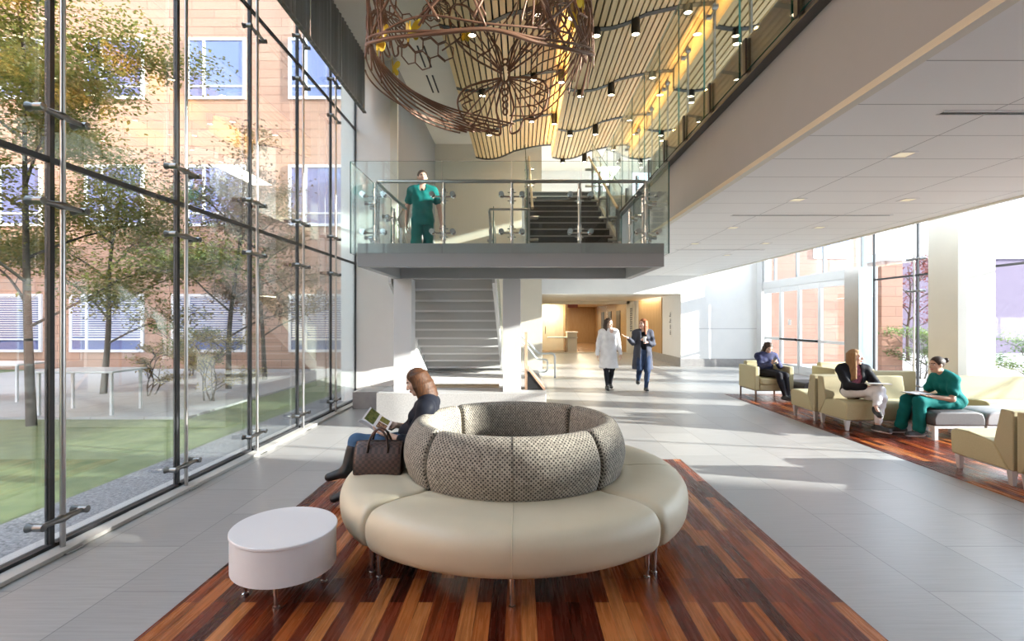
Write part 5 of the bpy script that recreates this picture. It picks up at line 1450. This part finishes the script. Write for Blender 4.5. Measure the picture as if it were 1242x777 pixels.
# 6 woman in scrubs on the ottoman
J = dict(pel=(5.97, 7.05, 0.485), neck=(5.865, 7.05, 0.845), H=(5.76, 7.05, 0.985), shL=(5.87, 6.90, 0.79), shR=(5.86, 7.20, 0.79), elL=(5.80, 6.84, 0.535), elR=(5.76, 7.25, 0.545), wrL=(5.555, 6.88, 0.565), wrR=(5.56, 7.16, 0.585),
         hdL=(-0.95, 0.15, 0.06), hdR=(-0.9, -0.4, 0.0), hnL=(0, 0.3, 1), hnR=(0, 0, -1), hipL=(5.94, 6.95, 0.475), hipR=(5.94, 7.14, 0.475), knL=(5.40, 6.90, 0.490), knR=(5.42, 7.14, 0.490),
         anL=(5.40, 6.90, 0.10), anR=(5.33, 7.14, 0.10), toL=(5.25, 6.89, 0.05), toR=(5.18, 7.13, 0.05))
w = Figure('woman in green scrubs, dark hair in a bun, sitting on the ottoman', J, (-0.98, -0.02, -0.02), (-0.1, 0, 1), 'f', 0.93, 0.4, S2, M['darkhair'], M['darkhair'], (5.97, 7.05, 0.385), 0.007)
B = Blob(); w.torso(B, 0.024)
for S in 'LR': B.cap(w.J['sh'+S], w.J['sh'+S].lerp(w.J['el'+S], 0.62), 0.068, 0.068, k=0.03)
B.ell(w.J['pel'] + Vector((0.0, 0, 0.0)), (0.145, 0.185, 0.10), None, 0.05); B.ell(w.hp(0, 0.05, -0.15), (0.06, 0.06, 0.05), None, 0.02, -1)
w.garment('scrub_top', M['teal'], B)
B = Blob(); J = w.J
for S in 'LR':
    B.cap(J['hip'+S], J['kn'+S], 0.098, 0.076, k=0.04); B.cap(J['kn'+S], J['an'+S] + Vector((0, 0, 0.03)), 0.074, 0.072, k=0.03)
B.plane((0, 0, 0.055), (0, 0, -1)); w.garment('scrub_trousers', M['teal'], B)
for S in 'LR': w.shoe(S, M['sneaker'], M['sole'])
w.hairdo(M['darkhair'], 'bun')
cb = thing('clipboard', 'dark clipboard held on the knees of the woman in green scrubs', 'clipboard', (5.47, 7.02, 0.58))
mbx = MB(); mbx.box((5.34, 6.88, 0.589), (5.60, 7.16, 0.594)); mbx.build('board', M['bracket'], cb, bevel=0.001)
mbx = MB(); mbx.box((5.35, 6.90, 0.5945), (5.58, 7.14, 0.598)); mbx.build('paper', M['laminate'], cb)
# 7 man in scrubs on the stair landing
J, P = stand(-1.535, 7.93, 2.287, 1.0, (0.12, -1), ((-0.25, -0.06, 1.10), (-0.285, -0.02, 0.84), (0.0, 0.2, -1), (1, 0.1, 0)), ((0.235, -0.05, 1.09), (0.255, -0.10, 0.83), (0.0, 0.15, -1), (-1, 0.1, 0)),
             (((-0.085, -0.02, 0.48), (-0.085, -0.10, 0.10), (-0.09, 0.02, 0.04)), ((0.085, 0.10, 0.50), (0.085, 0.10, 0.10), (0.09, 0.22, 0.04))), 0)
w = Figure('man in teal scrubs walking down onto the glass landing', J, (0.35, -0.93, 0.02), (0, 0, 1), 'm', 0.94, 0.45, S3, M['darkhair'], M['darkhair'], None, 0.008)
B = Blob(); w.torso(B, 0.018)
for S in 'LR': B.cap(w.J['sh'+S], w.J['sh'+S].lerp(w.J['el'+S], 0.66), 0.064, 0.062, k=0.03)
B.cone(P(0, 0, 1.1), P(0, 0, 0.78), (0.14, 0.11), (0.165, 0.13), w.right, 0.03)
B.ell(P(0, 0.10, 1.38), (0.050, 0.06, 0.085), None, 0.015, -1); w.garment('scrub_top', M['teal'], B)
B = Blob(); B.cap(P(0, 0.03, 1.36), P(0, 0.085, 1.27), 0.055, 0.03); w.garment('undershirt', M['blacktop'], B)
B = Blob()
for S in 'LR': B.cap(w.J['hip'+S], w.J['kn'+S], 0.095, 0.074, k=0.04); B.cap(w.J['kn'+S], w.J['an'+S] + Vector((0, 0, 0.02)), 0.078, 0.072, k=0.03)
w.garment('scrub_trousers', M['teal'], B)
for S in 'LR': w.shoe(S, M['sneaker'], M['sneaker'])
w.hairdo(M['darkhair'], 'short')
# ------------------------------------------------------------------ outside, left court
M['terracotta'] = grid_mat('terracotta_cladding', (0.39, 0.225, 0.16), (0.15, 0.075, 0.05), 1.5, 0.285, 0, 0.008, 0.5, rough=0.75, rotv=(PI/2, 0, 0), varc=(0.43, 0.26, 0.185))
M['winframe'] = mat('white_window_frame', (0.72, 0.73, 0.75), 0.4)
M['skyglass'] = mat('window_glass_dark', (0.11, 0.15, 0.34), 0.06, 0.0, 1.0)  # blue base colour paints the sky reflected in the panes
M['lawn'] = noisy('lawn', (0.075, 0.11, 0.04), (0.15, 0.18, 0.07), 5, 0.9, detail=6)
M['gravel'] = noisy('grey_gravel', (0.07, 0.07, 0.075), (0.26, 0.26, 0.27), 38, 0.9, detail=2)
M['patio'] = grid_mat('patio_slabs', (0.33, 0.335, 0.335), (0.2, 0.2, 0.2), 0.9, 0.9, 0, 0.01, rough=0.8)
mb = MB(); mb.box((-60, -30, -0.45), (-3.5, 60, -0.06)); struct(mb.build('ground_lawn', M['lawn']))
mb = MB(); mb.box((-4.15, -10, -0.06), (-3.52, 12, -0.03)); struct(mb.build('ground_gravel', M['gravel']))
mb = MB(); mb.box((-16, 8.5, -0.06), (-5.6, 16.9, -0.02)); struct(mb.build('ground_patio', M['patio']))
bl = thing('building', 'terracotta clad wing with white framed windows across the courtyard', 'building', (-14, 17, 0))
mb = MB(); mb.box((-34, 17.0, -0.05), (-3.6, 22, 14)); mb.build('wall', M['terracotta'], bl)
for row, (z0, z1) in enumerate(((0.55, 2.45), (4.75, 6.75), (8.98, 10.98), (13.1, 13.9))):
    for k in range(7):
        x1 = -9.2 - 3.4*(k-1); x0 = x1 - 1.93
        if row == 0 and k > 0: x0 -= 0.5
        fr = MB(); f = 0.07
        fr.box((x0-0.02, 16.93, z0-0.02), (x1+0.02, 16.995, z0+f)); fr.box((x0-0.02, 16.93, z1-f), (x1+0.02, 16.995, z1+0.02))
        fr.box((x0-0.02, 16.93, z0+f), (x0+f, 16.995, z1-f)); fr.box((x1-f, 16.93, z0+f), (x1+0.02, 16.995, z1-f))
        fr.box((x0+0.52, 16.93, z0+f), (x0+0.60, 16.995, z1-f)); fr.box((x0+f, 16.935, z0+0.38), (x1-f, 16.995, z0+0.44))
        w_ = fr.build('window', M['winframe'], bl)
        g = MB(); g.box((x0+f, 16.965, z0+f), (x1-f, 16.99, z1-f)); g.build('pane', M['skyglass'], w_)
        if row == 0:
            s_ = MB()
            for q in range(18): s_.box((x0+f, 16.95, z0+0.5+q*0.075), (x1-f, 16.963, z0+0.53+q*0.075))
            s_.build('blind', M['winframe'], w_)

bw = thing('building', 'unseen terracotta wing added west of the courtyard to cut sky light', 'building', (-20, 0, 0))  # added out of view so less sky light enters from the left
mb = MB(); mb.box((-26, -24, -0.05), (-19.2, 17.0, 16)); mb.build('wall', M['terracotta'], bw)
def leafmat(name, a, b, c): 
    m = mat(name, a, 0.6)
    nt, N, L = nodes_of(m); bs = N['Principled BSDF']
    f = noise(N, L, coords(N, L, 'Object'), 1.6, 3)
    g = noise(N, L, coords(N, L, 'Object'), 17, 1)
    k = mth(N, L, 'ADD', mth(N, L, 'MULTIPLY', f, 0.55), mth(N, L, 'MULTIPLY', g, 0.45))
    L.new(ramp(N, L, k, [(0.36, a), (0.5, b), (0.63, c)]), bs.inputs['Base Color'])
    tr = N.new('ShaderNodeBsdfTranslucent'); L.new(ramp(N, L, k, [(0.36, a), (0.5, b), (0.63, c)]), tr.inputs[0])
    mx = N.new('ShaderNodeMixShader'); mx.inputs[0].default_value = 0.35
    L.new(bs.outputs[0], mx.inputs[1]); L.new(tr.outputs[0], mx.inputs[2]); L.new(mx.outputs[0], N['Material Output'].inputs['Surface'])
    return m
M['bark'] = noisy('bark', (0.055, 0.042, 0.033), (0.10, 0.08, 0.065), 8, 0.9, (1, 1, 0.3))
M['leaf'] = leafmat('olive_leaves', (0.10, 0.12, 0.025), (0.24, 0.24, 0.055), (0.36, 0.25, 0.07))
M['leafy'] = leafmat('yellow_leaves', (0.30, 0.24, 0.06), (0.42, 0.34, 0.12), (0.25, 0.22, 0.08))
M['leafr'] = leafmat('red_leaves', (0.14, 0.022, 0.022), (0.22, 0.05, 0.035), (0.11, 0.03, 0.04))
M['leafp'] = leafmat('russet_twigs', (0.17, 0.10, 0.08), (0.26, 0.17, 0.12), (0.20, 0.19, 0.08))
M['leafg'] = leafmat('hedge_green', (0.05, 0.10, 0.025), (0.12, 0.20, 0.05), (0.25, 0.30, 0.10))
def tree(name, label, base, H, spread, ml, nl, seed, lean=(0, 0), ls=0.07, low=0.28, group='trees in the courtyard', tr=0.07, cat='tree', stems=1):
    r = random.Random(seed); b = Vector(base)
    t = thing(name, label, cat, base, group)
    tips = []
    tb_ = MB(); bb = MB()
    for sidx in range(stems):
        o = Vector((r.uniform(-0.15, 0.15), r.uniform(-0.15, 0.15), 0)) if stems > 1 else Vector((0, 0, 0))
        top = b + Vector((lean[0], lean[1], H*0.82)) + o*6
        trunk = catmull([b+o, b+o + Vector((lean[0]*0.2 + r.uniform(-.1, .1), lean[1]*0.2 + r.uniform(-.1, .1), H*0.25)), b+o + Vector((lean[0]*0.6 + r.uniform(-.15, .15), lean[1]*0.6, H*0.55)), top], 6)
        n = len(trunk); tb_.tube(trunk, [tr*(1-0.8*i/(n-1))*(1 if stems == 1 else .6) for i in range(n)], 8)
        for k in range(11 if stems == 1 else 5):
            f = low + (0.97-low)*((k+0.5)/(11 if stems == 1 else 5)); p = trunk[int(f*(n-1))]
            an = k*2.4 + r.uniform(-0.4, 0.4); ln = spread*(1.15-0.65*f)*r.uniform(0.75, 1.2)
            d = Vector((math.cos(an), math.sin(an), 0.35 + 0.4*f))
            br = [p, p + d*ln*0.35 + Vector((0, 0, 0.05)), p + d*ln*0.7 + Vector((r.uniform(-.1, .1), r.uniform(-.1, .1), 0.02)), p + d*ln + Vector((0, 0, -0.08*ln))]
            br = catmull(br, 4); m = len(br)
            bb.tube(br, [tr*0.38*(1-0.8*i/(m-1)) for i in range(m)], 5)
            for j in range(5):
                q = br[int(m*(0.3+0.14*j))]; d2 = un(Vector((r.uniform(-1, 1), r.uniform(-1, 1), r.uniform(-0.2, 0.8))) + d*0.8)
                e = q + d2*ln*0.38
                bb.tube([q, q.lerp(e, 0.5) + Vector((0, 0, 0.03)), e], [tr*0.12, tr*0.08, tr*0.03], 4)
                tips += [e, q.lerp(e, 0.6)]
            tips.append(br[-1])
    tb_.build('trunk', M['bark'], t, smooth=True); bb.build('branches', M['bark'], t, smooth=True)
    lf = MB(); vs = []; fs = []
    for i in range(nl):
        c = r.choice(tips) + Vector((r.gauss(0, 0.19), r.gauss(0, 0.19), r.gauss(0, 0.09)))*(spread/1.6)
        a = un((r.uniform(-1, 1), r.uniform(-1, 1), r.uniform(-0.6, 0.3))); s_ = ls*r.uniform(0.6, 1.3)
        u = a.cross(Vector((r.uniform(-.5, .5), r.uniform(-.5, .5), 1))).normalized()
        k = len(vs); vs += [c, c + a*s_*0.5 + u*s_*0.32, c + a*s_, c + a*s_*0.5 - u*s_*0.32]; fs.append((k, k+1, k+2, k+3))
    lf.add(vs, fs); lf.build('foliage', ml, t, fix=False)
    return t
tree('olive_green_tree', 'large olive green maple against the left glass bays', (-7.7, 8.0, -0.06), 7.6, 2.5, M['leaf'], 62000, 3, (-0.4, 0.3), 0.07)
tree('olive_green_tree', 'second olive green maple, behind the second glass seam', (-9.2, 11.2, -0.06), 5.6, 2.0, M['leaf'], 17000, 8, (0.3, 0.2), 0.07)
tree('bare_russet_tree', 'thin russet tree with few leaves behind the third and fourth seams', (-6.9, 12.0, -0.06), 6.2, 2.0, M['leafp'], 12000, 21, (0.3, 0.1), 0.075)
tree('bare_russet_tree', 'slight russet tree nearest the terracotta wall', (-7.0, 13.9, -0.06), 6.0, 1.8, M['leafp'], 9000, 33, (-0.5, 0.0), 0.085)
tree('yellow_shrub', 'low yellowing shrub on the patio edge', (-6.3, 10.2, -0.06), 1.5, 0.75, M['leafy'], 3200, 5, (0, 0), 0.055, 0.15, 'shrubs in the courtyard', 0.03, 'shrub', 4)
tree('yellow_shrub', 'small yellowing shrub left of the larger patio shrub', (-8.1, 11.0, -0.06), 1.3, 0.5, M['leafy'], 1500, 15, (0, 0), 0.055, 0.15, 'shrubs in the courtyard', 0.03, 'shrub', 3)
tree('green_shrub', 'dark green shrub by the base of the terracotta wall', (-9.6, 14.8, -0.06), 1.6, 0.9, M['leafg'], 3000, 25, (0, 0), 0.07, 0.12, 'shrubs in the courtyard', 0.03, 'shrub', 4)
for k, (x, y, lb) in enumerate(((-7.6, 9.0, 'pale courtyard table nearest the glass'), (-10.6, 10.4, 'pale courtyard table farther left'))):
    t = thing('outdoor_table', lb, 'table', (x, y, -0.02), 'courtyard tables')
    mb = MB(); mb.box((x-0.7, y-0.4, 0.70), (x+0.7, y+0.4, 0.735)); mb.build('table_top', M['lightsteel'], t, bevel=0.008)
    for a in (-0.62, 0.62):
        for c in (-0.33, 0.33): mb = MB(); mb.box((x+a-0.02, y+c-0.02, -0.02), (x+a+0.02, y+c+0.02, 0.70)); mb.build('leg', M['lightsteel'], t)
# ------------------------------------------------------------------ outside, entrance side
mb = MB(); mb.box((8.5, -30, -0.45), (90, 70, -0.03)); struct(mb.build('ground_forecourt', noisy('pale_concrete_paving', (0.40, 0.395, 0.385), (0.34, 0.335, 0.33), 1.5, 0.85)))
M['terracotta2'] = grid_mat('pale_terracotta_cladding', (0.27, 0.125, 0.085), (0.13, 0.06, 0.04), 1.5, 0.285, 0, 0.008, 0.5, rough=0.75, rotv=(PI/2, 0, 0), varc=(0.31, 0.15, 0.10))
b2 = thing('building', 'pale terracotta wing beyond the entrance doors', 'building', (14, 19, 0))
mb = MB(); mb.box((8.9, 19.0, -0.03), (13.2, 24, 9.5)); mb.build('wall', M['terracotta2'], b2)
for k, (x0, x1) in enumerate(((10.9, 12.3),)):
    fr = MB(); fr.box((x0, 18.95, 3.9), (x1, 18.99, 5.7)); w_ = fr.build('window', M['winframe'], b2); g = MB(); g.box((x0+0.08, 18.94, 3.98), (x1-0.08, 18.955, 5.62)); g.build('pane', M['skyglass'], w_)
b3 = thing('building', 'violet brick building with a white window behind the red tree', 'building', (19, 24, 0))
mb = MB(); mb.box((13.4, 25.0, -0.03), (32, 30, 4.6)); mb.build('wall', noisy('violet_brick', (0.10, 0.075, 0.125), (0.13, 0.10, 0.155), 5, 0.8), b3)
mb = MB(); mb.box((13.3, 24.9, 4.6), (32.1, 30, 7.6)); mb.build('upper_wall', M['winframe'], b3)
for x in (17.0, 20.5):
    fr = MB(); fr.box((x, 24.93, 1.6), (x+1.7, 24.99, 3.4)); w_ = fr.build('window', M['winframe'], b3); g = MB(); g.box((x+0.1, 24.92, 1.7), (x+1.6, 24.94, 3.3)); g.build('pane', M['skyglass'], w_)
b4 = thing('building', 'unseen stepped block added across the forecourt to stop the low sun', 'building', (40, -8, 0))  # added out of view to keep low sun off the near floor
mb = MB(); mb.box((36, -5.0, -0.03), (37, -2.65, 9.88)); mb.build('low_sun_blocker', M['winframe'], b4)  # lower step lets a patch of sun reach the sofa tops
mb = MB(); mb.box((36, -18, -0.03), (37, -5.0, 15)); mb.build('high_sun_blocker', M['winframe'], b4)
pr = thing('brick_pier', 'terracotta pier standing outside the entrance glass', 'pier', (10.75, 14.9, 0))
mb = MB(); mb.box((10.35, 14.6, -0.03), (10.95, 15.2, 3.3)); mb.build('shaft', M['terracotta2'], pr)
mb = MB(); mb.box((10.25, 14.5, 3.3), (11.05, 15.3, 3.5)); mb.build('cap', M['winframe'], pr)
tree('red_tree', 'red leaved tree outside the entrance glass', (15.6, 20.5, -0.03), 4.6, 1.9, M['leafr'], 5000, 44, (0, 0), 0.10, 0.35, 'trees outside the entrance')
tree('bare_tree', 'slim bare tree on the forecourt whose branches shade the pillar', (13.2, 6.2, -0.03), 5.6, 1.9, M['leafp'], 900, 52, (0, 0), 0.06, 0.2, 'trees outside the entrance', 0.05)
for k, (x, y, hh, lb) in enumerate(((11.2, 14.2, 1.4, 'green hedge plant outside, left of the pillar'), (12.4, 14.6, 1.3, 'green hedge plant outside, next to the pillar'), (11.5, 11.4, 1.2, 'green hedge plant outside, right of the pillar'))):
    tree('hedge_plant', lb, (x, y, -0.03), hh, 0.85, M['leafg'], 2600, 60+k, (0, 0), 0.07, 0.1, 'hedge plants outside the entrance', 0.025, 'shrub', 5)

# ------------------------------------------------------------------ light, sky, camera
SUN = Vector((-1.0, 0.22, -0.255))
sd = bpy.data.lights.new('sun', 'SUN'); sd.energy = SUN_E; sd.angle = math.radians(0.6); sd.color = (1.0, 0.955, 0.89)
so = bpy.data.objects.new('sun', sd); COL.objects.link(so); so.rotation_euler = SUN.to_track_quat('-Z', 'Y').to_euler()
wld = bpy.data.worlds.new('sky'); scene.world = wld; wld.use_nodes = True
nt = wld.node_tree; N = nt.nodes; L = nt.links; bg = N['Background']
tc = N.new('ShaderNodeTexCoord'); sp = N.new('ShaderNodeSeparateXYZ'); L.new(tc.outputs['Generated'], sp.inputs[0])
L.new(ramp(N, L, sp.outputs[2], [(0.0, (0.84, 0.90, 1.0)), (0.12, (0.83, 0.90, 1.0)), (0.5, (0.66, 0.79, 1.0))]), bg.inputs[0]); bg.inputs[1].default_value = SKY_E
def area(name, loc, size, e, col=(1, 0.85, 0.62), rot=(0, 0, 0), sy=None):
    d = bpy.data.lights.new(name, 'AREA'); d.energy = e; d.color = col; d.size = size
    if sy: d.shape = 'RECTANGLE'; d.size_y = sy
    o = bpy.data.objects.new(name, d); COL.objects.link(o); o.location = loc; o.rotation_euler = rot
    return o
# real lamps: recess and corridor ceiling strips, cove strips in the slat ceiling, upper lobby
area('recess_lamp', (3.1, 20.5, 2.50), 0.3, 35, (1, 0.88, 0.7), sy=3.0)
area('recess_wall_wash', (5.2, 21.8, 2.50), 0.15, 30, (1, 0.84, 0.6), (0, -0.5, 0), 3.5)
for y in (26.5, 30, 33.5): area('corridor_lamp', (3.6, y, 2.50), 0.3, 70, (1, 0.82, 0.55), sy=1.2)
area('corridor_lamp', (1.5, 26.2, 2.5), 0.3, 80, (1, 0.82, 0.55), sy=1.2)
for xb in (0.80, 2.92):
    for bi in range(4):
        ya, yb = ybands[bi], ybands[bi+1]
        area('cove_strip', (xb-0.16, (ya+yb)/2, wave(xb-0.2)-0.10), 0.03, COVE_E if xb < 1 else COVE_E*0.6, (1.0, 0.62, 0.22), (0, -PI/2, 0), yb-ya-0.3)
area('lobby_lamp', (1.9, 15.6, 6.0), 0.6, 60, (1, 0.9, 0.72), sy=2.0)
for bi in (1, 2, 3, 4):
    for x in (0.25, 1.75, 3.3):
        d = bpy.data.lights.new('can_beam', 'SPOT'); d.energy = 40; d.spot_size = 1.6; d.spot_blend = 0.6; d.color = (1, 0.84, 0.58); d.shadow_soft_size = 0.05
        o = bpy.data.objects.new('can_beam', d); COL.objects.link(o); o.location = (x, ybands[bi]+0.05, wave(x)-0.30)

cd = bpy.data.cameras.new('camera'); cam = bpy.data.objects.new('camera', cd); COL.objects.link(cam)
cam.location = (0, 0, HC); cam.rotation_euler = (PI/2, 0, 0)
cd.sensor_fit = 'HORIZONTAL'; cd.sensor_width = 36; cd.lens = 36*F/1242; cd.shift_x = -(VX-621)/1242; cd.shift_y = (VY-388.5)/1242
cd.clip_start = 0.05; cd.clip_end = 300
scene.camera = cam
vs_ = scene.view_settings
scene.display_settings.display_device = 'sRGB'
vs_.view_transform = 'Standard'; vs_.look = 'None'; vs_.exposure = EXPO; vs_.gamma = 1.0; vs_.use_curve_mapping = False
cy = scene.cycles
cy.use_denoising = True
cy.max_bounces = 10; cy.diffuse_bounces = 5; cy.glossy_bounces = 4; cy.transparent_max_bounces = 24; cy.transmission_bounces = 4
cy.caustics_reflective = False; cy.caustics_refractive = False; cy.sample_clamp_indirect = 6.0
